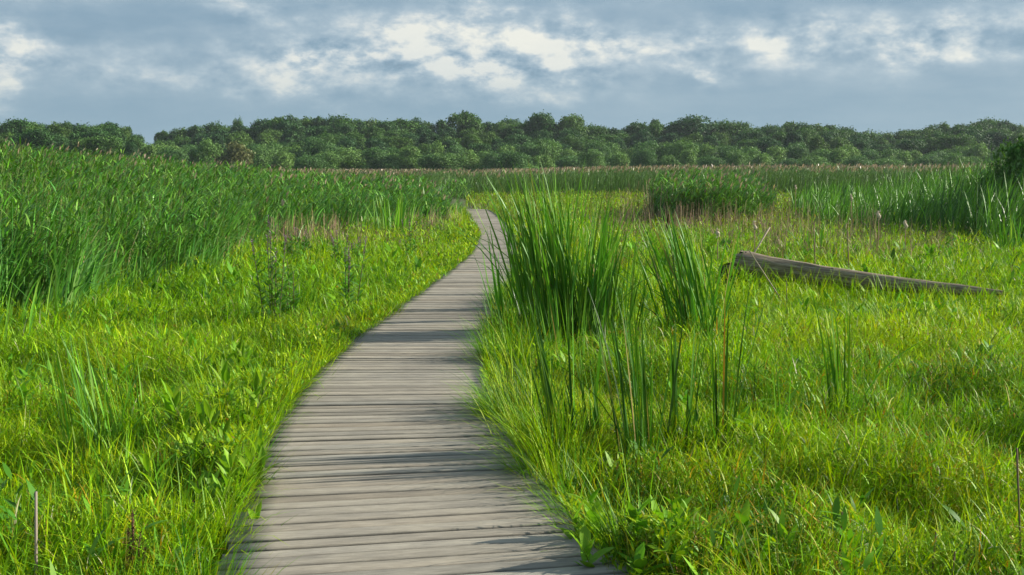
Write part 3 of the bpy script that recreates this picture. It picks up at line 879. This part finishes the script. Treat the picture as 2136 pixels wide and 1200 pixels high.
def loosestrife(px, py, top, nst, label, z=.0, flower=True, wpx=40):
    b = at_z(px, py, z); d = b[1]; ht = at_y(px, top, d)[2] - GZ
    root = empty('loosestrife_plant', (b[0], d, GZ)); tag(root, label, 'wildflower', 'tall leafy wildflowers in the left meadow')
    st = MB(); lv = MB(); fl = MB(); w = wpx / F * d * .5
    for s in range(nst):
        tip = np.array((RNG.normal(0, w * 1.0), RNG.normal(0, w * .5), ht * RNG.uniform(.75, 1.02))); base = np.array((tip[0] * .3, tip[1] * .3, 0))
        tube(st, [base, base * .5 + tip * .5, tip], [.007, .006, .004], (.12, .12, .05))
        k = 24; f = np.linspace(.2, .86, k); P = base + (tip - base) * f[:, None]
        L = np.full(k, .18) * (1.2 - .6 * f) * RNG.uniform(.8, 1.2, k)
        blades(lv, P, L, L * .26, np.arange(k) * 1.9 + RNG.random(k), RNG.uniform(.7, 1.2, k), RNG.uniform(.2, .7, k), jit((.10, .27, .025), k), 3, 'lens', .2)
        if flower:
            k = 34; f = np.linspace(.84, 1.03, k); P = base + (tip - base) * f[:, None]
            fl = MB()
            blades(fl, P, RNG.uniform(.022, .036, k), .018, RNG.random(k) * 6.28, RNG.uniform(.5, 1.5, k), .2, jit((.24, .15, .23), k, .25), 2, 'lens'); fl.build('flower_spike', M_DRY, root)
    st.build('stem', M_GRASS, root); lv.build('leaves', M_GRASS, root)


loosestrife(568, 650, 492, 6, 'dark leafy plant with a dull purple top, tallest in the left meadow', wpx=46)
loosestrife(612, 640, 540, 4, 'leafless flowered dark plant right of the tallest purple topped one', flower=False, wpx=40)
loosestrife(722, 640, 505, 4, 'slender dark plant with purplish tip near the deck', wpx=30)
loosestrife(622, 545, 470, 8, 'broad purple flowered clump before the dry pinkish reeds', wpx=40)
loosestrife(556, 520, 455, 5, 'purple flowered clump at the foot of the dark gap in the reeds', wpx=34)
loosestrife(712, 555, 484, 6, 'purple flowered clump right of the broad one', wpx=44)
loosestrife(742, 545, 492, 4, 'small purple flowered clump nearest the deck', wpx=24)
loosestrife(860, 530, 462, 4, 'faint purple flowered plant by the far left deck side', wpx=24)


def stick(px0, py0, px1, py1, d, r, label, c=(.30, .25, .20), name='dead_stalk', group='bare dead stalks in the grass'):
    a = at_y(px0, py0, d); b = at_y(px1, py1, d)
    if a[2] > GZ:
        a = b + (a - b) * ((b[2] - GZ) / (b[2] - a[2]))
    mb = MB(); m = (a + b) / 2 + (random.uniform(-.006, .006), 0, 0)
    tube(mb, np.array([a, m, b]) - a, [r, r * .95, r * .8], c)
    o = mb.build(name, M_DRY, smooth=True); o.location = a
    tag(o, label, 'dead stalk', group)


stick(74, 1200, 75, 1026, 4.9, .0080, 'thick pale broken stalk upright at the lower left')
stick(2128, 1200, 2121, 935, 5.0, .0055, 'long thin brown stalk upright by the right border', (.17, .11, .07))
stick(1988, 1200, 1992, 1150, 4.9, .005, 'short brown stalk left of the long thin one at lower right', (.2, .13, .08))
stick(1945, 1190, 1953, 1105, 5.1, .005, 'leaning brown stalk second left of the long thin one at lower right', (.2, .13, .08))
stick(1748, 1190, 1757, 1068, 5.1, .005, 'dark brown stalk rising from orange tinted grass below the lone cattail tuft', (.13, .08, .05))
stick(1642, 680, 1640, 585, 15.0, .006, 'dark thin stalk upright in front of the log', (.10, .08, .05))
stick(1655, 665, 1562, 522, 15.6, .010, 'pale broken stalk leaning up against the log butt', (.34, .29, .2))
stick(1578, 520, 1606, 474, 21, .016, 'thick pale stalk leaning right behind the log butt', (.45, .36, .28))
stick(1700, 560, 1697, 462, 19.5, .010, 'brown stalk upright directly behind the log, left of the other one', (.22, .14, .09))
stick(1770, 560, 1768, 480, 19.5, .009, 'brown stalk upright directly behind the log, right of the other one', (.22, .14, .09))


def dock_seed():
    d = 4.95; top = at_y(276, 1066, d); root = empty('dock_seed_stalk', (top[0], d, GZ))
    tag(root, 'dark brown dock seed stalk with branching tips at the lower left', 'seed stalk')
    h = top[2] - GZ
    st = MB(); sd = MB()
    tips = [(np.array((0, 0, h * .3)), np.array((.0, 0, h)))]
    for dx, z0, z1 in ((-.05, .35, .74), (.055, .32, .72), (-.06, .2, .55), (.08, .18, .56), (.03, .45, .83), (-.028, .5, .85)):
        tips.append((np.array((0, 0, h * z0)), np.array((dx, RNG.normal(0, .03), h * z1))))
    tube(st, [(0, 0, 0), (0, 0, h * .5), (0, 0, h * .98)], [.005, .004, .003], (.12, .07, .04))
    for a, b in tips:
        tube(st, [a, (a + b) / 2 + (0, 0, -.01), b], [.003, .003, .002], (.12, .07, .04))
        k = 120; f = RNG.uniform(.35, 1, k) if b[2] < h * .95 else RNG.uniform(.5, 1, k)
        P = a + (b - a) * f[:, None] + RNG.normal(0, .004, (k, 3))
        blades(sd, P, RNG.uniform(.007, .014, k), .009, RNG.random(k) * 6.28, RNG.uniform(0, 1.8, k), .2, jit((.105, .05, .028), k, .3), 2, 'lens')
    st.build('stem', M_DRY, root); sd.build('seeds', M_DRY, root)


dock_seed()


# ------------------------------------------------------------------ fallen log
def fallen_log():
    A, B = LOG_A, LOG_B
    root = empty('fallen_log', (A[0], A[1], GZ))
    tag(root, 'grey weathered fallen log, hollow broken butt raised, tip sinking into the grass', 'log')
    ax = B - A; ln = np.linalg.norm(ax); ax /= ln
    up = np.array((0, 0, 1.)) - ax * ax[2]; up /= np.linalg.norm(up); sd = np.cross(ax, up)
    o0 = np.array((A[0], A[1], GZ))
    seg, n = 64, 60
    t = np.linspace(0, 1, n); ang = np.arange(seg) * 2 * PI / seg
    rad = np.interp(t, [0, .12, .5, .85, 1], [.192, .180, .132, .078, .03])
    bend = .06 * np.sin(t * PI)          # a slight sag
    V = []
    for i in range(n):
        for a in ang:
            rr = rad[i] * (1 + .05 * math.sin(3 * a + 2 * t[i]) + .05 * (float(vnoise(a * 2.5 + 3, t[i] * 14, 8)) - .5) + .10 * (float(vnoise(a * 5, t[i] * 4, 19)) - .5) + .06 * (float(vnoise(a * 11, t[i] * 9, 20)) - .5))
            cut = 0
            if i < 6:   # slanting, splintered butt: the lower side reaches farther left
                cut = (1 - i / 6) * (.15 * math.sin(a) + .22 * (float(vnoise(a * 3.2, 3.3, 4)) - .5) + .10 * (float(vnoise(a * 8, 1.3, 5)) - .5))
            p = A + ax * (t[i] * ln + cut) + (up * math.sin(a) + sd * math.cos(a)) * rr - np.array((0, 0, bend[i]))
            V.append(p - o0)
    Q = [(i * seg + j, i * seg + (j + 1) % seg, (i + 1) * seg + (j + 1) % seg, (i + 1) * seg + j) for i in range(n - 1) for j in range(seg)]
    V = np.array(V)
    from mathutils import Matrix
    BM = np.stack([ax, sd, up], 1)          # local x runs along the log, so that the grain does
    mb = MB(); mb.add(V @ BM, Q, (1, 1, 1))
    tr = mb.build('trunk', M_LOG, root, smooth=True); tr.rotation_euler = Matrix(BM.tolist()).to_euler()
    # hollow: inner wall and bottom of the hole
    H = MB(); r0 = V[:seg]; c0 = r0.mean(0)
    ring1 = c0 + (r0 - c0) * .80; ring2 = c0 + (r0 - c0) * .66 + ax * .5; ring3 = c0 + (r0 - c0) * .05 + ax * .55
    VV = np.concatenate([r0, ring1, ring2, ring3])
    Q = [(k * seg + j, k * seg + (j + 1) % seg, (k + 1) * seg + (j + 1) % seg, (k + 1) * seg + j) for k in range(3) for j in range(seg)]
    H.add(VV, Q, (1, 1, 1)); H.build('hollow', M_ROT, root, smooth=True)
    # torn root piece under the butt, on which it rests
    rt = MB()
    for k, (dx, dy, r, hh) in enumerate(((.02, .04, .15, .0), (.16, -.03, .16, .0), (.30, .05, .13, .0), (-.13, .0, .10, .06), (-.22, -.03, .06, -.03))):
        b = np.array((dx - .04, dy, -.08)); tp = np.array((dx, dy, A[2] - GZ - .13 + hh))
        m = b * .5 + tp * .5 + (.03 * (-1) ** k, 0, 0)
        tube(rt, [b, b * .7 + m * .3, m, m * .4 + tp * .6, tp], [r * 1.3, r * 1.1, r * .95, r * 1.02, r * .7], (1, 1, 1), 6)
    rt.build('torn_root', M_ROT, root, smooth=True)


fallen_log()


# ------------------------------------------------------------------ trees
def crown_mesh(name, seed, h, w, lobes, leaf, n, base=.12, c=(.036, .078, .022), cv=.22):
    g = np.random.default_rng(seed)
    mb = MB(); tot = 0
    lc = []
    for i in range(lobes):
        f = g.random()
        z = h * (base + (1 - base) * (f ** .85) * .86)
        rmax = w * .5 * math.sqrt(max(.08, 1 - ((z / h - .5) / .62) ** 2))
        a = g.random() * 6.28; q = math.sqrt(g.random()) * rmax * .78
        rr = w * g.uniform(.17, .28)
        lc.append((q * math.cos(a), q * math.sin(a), min(z, h - rr * .8), rr, g.normal(1, cv * .55)))
    lc.append((0, 0, h - w * .19, w * .2, 1.0))
    lc.append((0, 0, h * .5, w * .33, .95)); lc.append((0, 0, h * .68, w * .30, 1.0)); lc.append((0, 0, h * .28, w * .34, .95))
    for (x, y, z, r, br) in lc:
        m = int(n / len(lc))
        d = g.normal(0, 1, (m, 3)); d /= np.linalg.norm(d, axis=1)[:, None]
        d[:, 2] = np.where(d[:, 2] < -.72, -d[:, 2] * .6, d[:, 2])
        rad = r * (1 - .35 * g.random(m) ** 2) * (1 + .18 * np.sin(d[:, 0] * 5 + x) * np.sin(d[:, 1] * 6 + y) + g.normal(0, .11, m))
        P = np.array((x, y, z)) + d * rad[:, None] * np.array((1, 1, .92))
        nr = d + g.normal(0, .8, (m, 3)); nr /= np.linalg.norm(nr, axis=1)[:, None]
        ref = g.normal(0, 1, (m, 3)); u = np.cross(nr, ref); u /= np.linalg.norm(u, axis=1)[:, None]; v = np.cross(nr, u)
        s = leaf * g.uniform(.55, 1.2, (m, 1))
        V = np.stack([P - u * s, P - v * s * .6, P + u * s, P + v * s * .6], 1).reshape(-1, 3)
        k = np.arange(m) * 4
        col = np.clip(np.array(c) * br * (1 + g.normal(0, .2, (m, 1))), .006, 1)
        mb.add(V, np.stack([k, k + 1, k + 2, k + 3], -1), np.repeat(col, 4, 0))
    o = mb.build(name, M_TREE)
    me = o.data; bpy.data.objects.remove(o)
    return me


def trunk_mesh(h, r, seed):
    g = random.Random(seed); mb = MB()
    tube(mb, [(0, 0, -.3), (g.uniform(-.1, .1), 0, h * .3), (g.uniform(-.2, .2), .1, h * .62)], [r, r * .75, r * .35], (1, 1, 1), 8)
    for i in range(5):
        a = g.random() * 6.28; z = h * g.uniform(.25, .5); ln = h * g.uniform(.2, .32)
        p = np.array((0, 0, z)); q = np.array((math.cos(a) * ln, math.sin(a) * ln, z + ln * .9))
        tube(mb, [p, (p + q) / 2 + (0, 0, -.1), q], [r * .4, r * .28, r * .1], (1, 1, 1), 6)
    o = mb.build('trunk', M_BARK, smooth=True); me = o.data; bpy.data.objects.remove(o)
    return me


TREES = []
for i in range(9):
    c = [(.044, .118, .026), (.060, .140, .022), (.036, .098, .028), (.078, .160, .024), (.050, .122, .032)][i % 5]
    TREES.append((crown_mesh('crown', 100 + i, 16, [11, 9.5, 12.5][i % 3], [18, 15, 22][i % 3], .31, 18000, .04, c), trunk_mesh(16, .32, i), 16.0, [11, 9.5, 12.5][i % 3]))
WILLOWS = []
for i in range(6):
    c = [(.120, .235, .055), (.150, .270, .06), (.085, .185, .05)][i % 3]
    WILLOWS.append((crown_mesh('crown', 300 + i, 6, [6.4, 5.6, 7][i % 3], 14, .17, 8000, .02, c, .15), trunk_mesh(6, .14, 40 + i), 6.0, [6.4, 5.6, 7][i % 3]))
BROWN = (crown_mesh('crown', 411, 6, 7, 14, .22, 5000, .02, (.13, .145, .05), .15), trunk_mesh(6, .14, 60), 6.0, 7)


def plant_tree(name, proto, px, top, d, wpx, label, group, cat='tree'):
    """a tree at distance d whose top stands at photo row top"""
    x, z = at_y(px, top, d)[[0, 2]]
    cm, tm, h0, w0 = proto
    h = z - GZ
    r = empty(name, (x, d, GZ), random.random() * 6.28)
    tag(r, label, cat, group)
    kx = (wpx / F * d) / w0 if wpx else h / h0
    for nm, me in (('crown', cm), ('trunk', tm)):
        o = bpy.data.objects.new(nm, me); COL.objects.link(o); o.parent = r; o.scale = (kx, kx, h / h0)
    return r


SKY_PX = [-300, -150, -60, 0, 50, 100, 150, 200, 230, 260, 280, 300, 312, 325, 350, 400, 450, 490, 540, 580, 640, 700, 760, 820, 880, 930, 1000, 1040, 1090, 1160, 1240, 1290, 1340, 1365, 1390, 1400, 1500, 1530, 1545, 1580, 1640, 1690, 1740, 1780, 1810, 1840, 1870, 1890, 1940, 2000, 2060, 2110, 2140, 2250, 2450]
SKY_Y = [250, 246, 258, 256, 250, 256, 257, 259, 255, 266, 278, 296, 304, 282, 270, 263, 258, 262, 258, 248, 244, 242, 250, 252, 250, 252, 258, 250, 255, 256, 264, 266, 258, 252, 262, 258, 258, 260, 276, 261, 258, 258, 266, 272, 283, 276, 279, 270, 262, 254, 252, 258, 264, 258, 262]
def skyline(px): return float(np.interp(px, SKY_PX, SKY_Y))
def stand(px):
    for lim, s in ((312, 'left of the skyline notch'), (620, 'right of the skyline notch'), (945, 'in the long high ridge'), (1245, 'by the two domes'),
                   (1545, 'by the broad dome'), (1815, 'right of the broad dome')):
        if px < lim: return s
    return 'beyond the low gap at right'


# crowns that stand out
plant_tree('broadleaf_tree', TREES[1], 970, 233, 300, 80, 'tallest crown of the wood, rising alone above the skyline beyond the boardwalk', 'skyline trees of the far wood')
plant_tree('broadleaf_tree', TREES[0], 1132, 238, 296, 82, 'left one of two high rounded domes beyond the tall cattails', 'skyline trees of the far wood')
plant_tree('broadleaf_tree', TREES[3], 1200, 240, 298, 90, 'right one of two high rounded domes beyond the tall cattails', 'skyline trees of the far wood')
plant_tree('broadleaf_tree', TREES[2], 1440, 243, 300, 135, 'broadest round domed crown of the wood', 'skyline trees of the far wood')
plant_tree('broadleaf_tree', TREES[4], 1366, 249, 305, 50, 'narrow crown just left of the broad round dome', 'skyline trees of the far wood')
plant_tree('broadleaf_tree', TREES[4], 268, 264, 262, 34, 'small dark crown nearest the left of the skyline notch', 'skyline trees of the far wood')
plant_tree('broadleaf_tree', TREES[6], 496, 250, 310, 22, 'thin crown poking up alone right of the skyline notch', 'skyline trees of the far wood')
plant_tree('willow_shrub', WILLOWS[2], 1062, 316, 208, 84, 'darkest rounded bush standing forward straight beyond the boardwalk', 'willow bushes before the wood', 'bush')
plant_tree('willow_shrub', BROWN, 490, 296, 208, 84, 'round brownish bush in front of the wood on the left', 'willow bushes before the wood', 'bush')
plant_tree('willow_shrub', WILLOWS[0], 430, 288, 215, 60, 'pale green bush left of the round brownish bush', 'willow bushes before the wood', 'bush')

px = -230.0; k = 0
while px < 2400:       # the skyline row
    if 300 < px < 322:
        px += 20; continue
    left = px < 306
    d = (250 if left else 305) + random.uniform(-8, 8)
    if abs(px - 970) > 24:
        plant_tree('broadleaf_tree', TREES[k % 9], px, skyline(px) + random.uniform(-4, 6), d, random.uniform(56, 96) if not 250 < px < 380 else 40, 'dark green skyline tree of the far wood, ' + stand(px), 'skyline trees of the far wood')
    k += 1; px += random.uniform(24, 36) if not 240 < px < 380 else 20
for row, (dd, off, lo) in enumerate(((285, 18, 1), (268, 34, 1), (252, 50, 0))):
    px = -230.0 + 15 * row
    while px < 2400:
        if 295 < px < 325:
            px += 25; continue
        left = px < 306
        d = dd + random.uniform(-6, 6) - (48 if left else 0)
        top = skyline(px) + off * (.55 if left else 1) * random.uniform(.6, 1.25) * (.45 if px > 1560 else 1)
        top = min(top, 318)
        plant_tree('broadleaf_tree', TREES[(k * 5 + row) % 9], px, top, d, random.uniform(50, 84) if not 250 < px < 380 else 40,
                   'wood tree %s below the skyline row, %s' % (('just', 'further', 'lowest')[row], stand(px)), 'trees within the far wood')
        k += 1; px += random.uniform(38, 60)
for row, (dd, tp) in enumerate(((232, 306), (216, 318))):
    px = 300.0 + 17 * row
    while px < 2420:
        d = dd + random.uniform(-6, 6)
        top = tp + random.uniform(-16, 10) + (4 if px > 1500 else 0)
        plant_tree('willow_shrub', WILLOWS[k % 6], px, top, d, random.uniform(54, 90),
                   'grey green bush in the %s row before the wood, %s' % (('second', 'front')[row], stand(px)), 'willow bushes before the wood', 'bush')
        k += 1; px += random.uniform(36, 58)
# bushes low in the notch
for px, top in ((300, 302), (318, 306), (335, 300), (360, 304), (385, 310)):
    plant_tree('willow_shrub', WILLOWS[k % 6], px, top, 236, 44, 'low green bush filling the foot of the skyline notch', 'willow bushes before the wood', 'bush'); k += 1

# dark bush at the right border, much nearer
NEAR = (crown_mesh('crown', 777, 3.2, 2.6, 26, .10, 6500, .02, (.070, .170, .028), .3), trunk_mesh(3.2, .05, 70), 3.2, 2.6)
plant_tree('willow_bush', NEAR, 2140, 284, 36, 120, 'dark bush at the right border, much nearer than the wood', None, 'bush')


plant_tree('willow_bush', NEAR, 2088, 338, 37, 80, 'lower dark bush just left of the dark bush at the right border', None, 'bush')
plant_tree('willow_bush', NEAR, 2230, 270, 34, 200, 'dark bush beyond the right border', None, 'bush')


# ------------------------------------------------------------------ haze
def make_haze():
    m = bpy.data.materials.new('haze_air'); m.use_nodes = True
    nt = m.node_tree; nt.nodes.clear()
    out = nt.nodes.new('ShaderNodeOutputMaterial'); v = nt.nodes.new('ShaderNodeVolumePrincipled')
    v.inputs['Color'].default_value = (.80, .90, 1, 1); v.inputs['Density'].default_value = HAZE
    v.inputs['Anisotropy'].default_value = .2
    nt.links.new(v.outputs[0], out.inputs['Volume'])
    mb = MB(); x, y0, y1, z0, z1 = 1260, -330, 1260, GZ - 1.3, 26
    V = [(a, b, c) for c in (z0, z1) for (a, b) in ((-x, y0), (x, y0), (x, y1), (-x, y1))]
    mb.add(V, [(0, 3, 2, 1), (4, 5, 6, 7), (0, 1, 5, 4), (1, 2, 6, 5), (2, 3, 7, 6), (3, 0, 4, 7)], (1, 1, 1))
    tag(mb.build('haze', m), kind='stuff')


HAZE = .00015
make_haze()

# ------------------------------------------------------------------ light and sky
SUN_EL, SUN_AZ = R(25), R(79)           # azimuth clockwise from +Y: to the right, a little ahead
sd = Vector((math.cos(SUN_EL) * math.sin(SUN_AZ), math.cos(SUN_EL) * math.cos(SUN_AZ), math.sin(SUN_EL)))
ld = bpy.data.lights.new('sun', 'SUN'); ld.energy = 5.0; ld.angle = R(.5); ld.color = (1, .93, .80)
lo = bpy.data.objects.new('sun', ld); COL.objects.link(lo)
lo.rotation_euler = (-sd).to_track_quat('-Z', 'Y').to_euler()

w = bpy.data.worlds.new("World"); sc.world = w; w.use_nodes = True
nt = w.node_tree; nt.nodes.clear(); N = nt.nodes; L = nt.links
out = N.new('ShaderNodeOutputWorld')
sky = N.new('ShaderNodeTexSky'); sky.sky_type = 'NISHITA'; sky.sun_disc = False
sky.sun_elevation = SUN_EL; sky.sun_rotation = SUN_AZ
bg1 = N.new('ShaderNodeBackground'); bg1.inputs[1].default_value = .09
L.new(sky.outputs[0], bg1.inputs[0])


def M(op, a, b=None, c=None, clamp=False):
    n = N.new('ShaderNodeMath'); n.operation = op; n.use_clamp = clamp
    for i, v in enumerate((a, b, c)):
        if v is None: continue
        if isinstance(v, (int, float)): n.inputs[i].default_value = v
        else: L.new(v, n.inputs[i])
    return n.outputs[0]


tc = N.new('ShaderNodeTexCoord')
sep = N.new('ShaderNodeSeparateXYZ'); L.new(tc.outputs['Generated'], sep.inputs[0])
U = M('ARCTAN2', sep.outputs[0], sep.outputs[1]); V_ = M('ARCSINE', sep.outputs[2])


def noise(scale, zs, detail, rough, off=0.0):
    mp = N.new('ShaderNodeMapping'); mp.inputs['Scale'].default_value = (1, 1, zs); mp.inputs['Location'].default_value = (off, off * .7, off * .3)
    L.new(tc.outputs['Generated'], mp.inputs[0])
    n = N.new('ShaderNodeTexNoise'); n.inputs['Scale'].default_value = scale; n.inputs['Detail'].default_value = detail; n.inputs['Roughness'].default_value = rough
    L.new(mp.outputs[0], n.inputs['Vector'])
    return n


nw = noise(16, 1.6, 5, .62, 3.1)      # domain warp
sw = N.new('ShaderNodeSeparateColor'); L.new(nw.outputs['Color'], sw.inputs[0])
Uw = M('ADD', U, M('MULTIPLY', M('SUBTRACT', sw.outputs[0], .5), .12))
Vw = M('ADD', V_, M('MULTIPLY', M('SUBTRACT', sw.outputs[1], .5), .055))


def blob(px, py, sx, sy, amp):
    u0 = (px - 1068) / F; v0 = (350 - py) / F
    a = M('MULTIPLY', M('SUBTRACT', Uw, u0), F / sx); b = M('MULTIPLY', M('SUBTRACT', Vw, v0), F / sy)
    r2 = M('ADD', M('MULTIPLY', a, a), M('MULTIPLY', b, b))
    return M('MULTIPLY', M('POWER', 2.718, M('MULTIPLY', r2, -1.0)), amp)


BLOBS = [(90, 8, 110, 26, .8), (10, 160, 80, 66, 2.6), (50, 140, 60, 44, 2.0), (200, 140, 110, 50, .4), (560, 30, 90, 34, .42), (270, 5, 40, 18, .3),
         (660, 135, 80, 28, .75), (560, 188, 130, 18, .38), (850, 95, 85, 48, .66), (990, 118, 120, 52, .9), (1060, 75, 120, 34, .75), (1120, 150, 120, 22, .5),
         (1250, 95, 85, 30, .85), (1440, 160, 38, 15, .75), (1480, 92, 110, 28, .40), (1590, 112, 130, 26, .30), (1690, 75, 70, 24, .6), (1950, 75, 80, 22, .7), (1900, 118, 110, 34, .55), (2120, 80, 60, 34, .5), (1100, 200, 90, 14, .35), (2136, 125, 24, 20, .6), (380, 165, 120, 34, .3), (1800, 95, 60, 40, .35), (-220, 90, 160, 60, .7), (2400, 90, 160, 50, .7)]
acc = None
for b in BLOBS:
    v = blob(*b); acc = v if acc is None else M('ADD', acc, v)
nf = noise(22, 1.9, 11, .60, 1.7); nb = noise(6, 4.2, 6, .6, 8.2)
tex_unused = M('MAXIMUM', M('ADD', M('MULTIPLY', nf.outputs['Fac'], 3.0), -.70), .22)
nfo = noise(22, 1.9, 11, .60, 1.7)
nfo.inputs['Vector'].links[0].from_node.inputs['Location'].default_value = (1.7 - .016, 1.7 * .7, 1.7 * .3 - .020)
relief = M('SUBTRACT', nf.outputs['Fac'], nfo.outputs['Fac'])
soft = None
for b in [(100, 10, 150, 40, .5), (560, 30, 130, 40, .42), (800, 100, 180, 55, .55), (1080, 100, 330, 70, .60), (1560, 105, 300, 55, .55), (1900, 100, 230, 60, .55), (2130, 60, 150, 60, .5),
          (300, 150, 330, 50, .42), (20, 150, 110, 70, .6), (660, 140, 170, 50, .5), (560, 190, 200, 24, .35), (1090, 200, 180, 24, .35), (1000, 150, 260, 40, .5), (1430, 160, 90, 24, .3)]:
    v = blob(*b); soft = v if soft is None else M('ADD', soft, v)
soft = M('MULTIPLY', soft, M('ADD', M('MULTIPLY', nf.outputs['Fac'], 1.2), .15))
vv = M('ADD', M('MULTIPLY', acc, 1.0), M('MULTIPLY', M('SUBTRACT', nf.outputs['Fac'], .5), M('ADD', M('MULTIPLY', acc, 1.5), .25)))
mr = N.new('ShaderNodeMapRange'); mr.interpolation_type = 'SMOOTHSTEP'; L.new(vv, mr.inputs[0]); mr.inputs[1].default_value = .02; mr.inputs[2].default_value = 1.12
lit = M('MAXIMUM', M('MULTIPLY', mr.outputs[0], M('ADD', M('MULTIPLY', relief, 3.6), .80)), 0)
lit = M('ADD', M('MULTIPLY', lit, .52), M('MULTIPLY', soft, M('ADD', M('MULTIPLY', relief, 3.6), .66)))
# elsewhere in the sky (above the view and round about) broken cloud of the same kind
up = M('SMOOTH_MIN', 1.0, M('MULTIPLY', M('SUBTRACT', V_, .16), 6), .1)
up = M('MAXIMUM', up, 0)
side = M('MAXIMUM', M('MULTIPLY', M('SUBTRACT', M('ABSOLUTE', U), .5), 3), 0)
gen = M('MULTIPLY', M('MAXIMUM', M('MULTIPLY', M('SUBTRACT', nb.outputs['Fac'], .5), 4), 0), M('MINIMUM', M('ADD', up, side), 1))
lit = M('MINIMUM', M('ADD', lit, gen), 1.0)
lit = M('ADD', lit, M('MULTIPLY', M('SUBTRACT', nb.outputs['Fac'], .5), .75))
ramp = N.new('ShaderNodeValToRGB'); L.new(M('ADD', M('MULTIPLY', lit, .62), .325), ramp.inputs[0])
cr = ramp.color_ramp
cr.elements[0].position = .0; cr.elements[0].color = (.112, .174, .232, 1)
cr.elements[1].position = 1.0; cr.elements[1].color = (.57, .57, .52, 1)
for p, c in ((.30, (.163, .246, .318, 1)), (.52, (.272, .344, .398, 1)), (.74, (.41, .45, .465, 1))):
    e = cr.elements.new(p); e.color = c
# lower sky: slate-blue rain haze towards the horizon
low = M('MULTIPLY', M('SUBTRACT', .085, V_), 14, clamp=True)
mixl = N.new('ShaderNodeMix'); mixl.data_type = 'RGBA'; L.new(M('MULTIPLY', low, .80), mixl.inputs[0])
L.new(ramp.outputs[0], mixl.inputs[6]); mixl.inputs[7].default_value = (.156, .254, .328, 1)
bg2 = N.new('ShaderNodeBackground'); bg2.inputs[1].default_value = .84
L.new(mixl.outputs[2], bg2.inputs[0])
cov = M('ADD', M('MULTIPLY', M('SUBTRACT', nb.outputs['Fac'], .42), 5), .4, clamp=True)
cov = M('MAXIMUM', cov, M('MULTIPLY', M('SUBTRACT', .30, V_), 6, clamp=True))
mx = N.new('ShaderNodeMixShader'); L.new(M('MULTIPLY', cov, .95), mx.inputs[0]); L.new(bg1.outputs[0], mx.inputs[1]); L.new(bg2.outputs[0], mx.inputs[2])
L.new(mx.outputs[0], out.inputs[0])

sc.view_settings.view_transform = 'Standard'
sc.view_settings.look = 'None'
sc.view_settings.exposure = .86
sc.view_settings.gamma = 1
sc.render.engine = 'CYCLES'
sc.cycles.use_denoising = True
sc.cycles.max_bounces = 6
sc.cycles.diffuse_bounces = 3
sc.cycles.transmission_bounces = 4
sc.cycles.volume_bounces = 0
sc.cycles.transparent_max_bounces = 8
sc.cycles.sample_clamp_indirect = 4
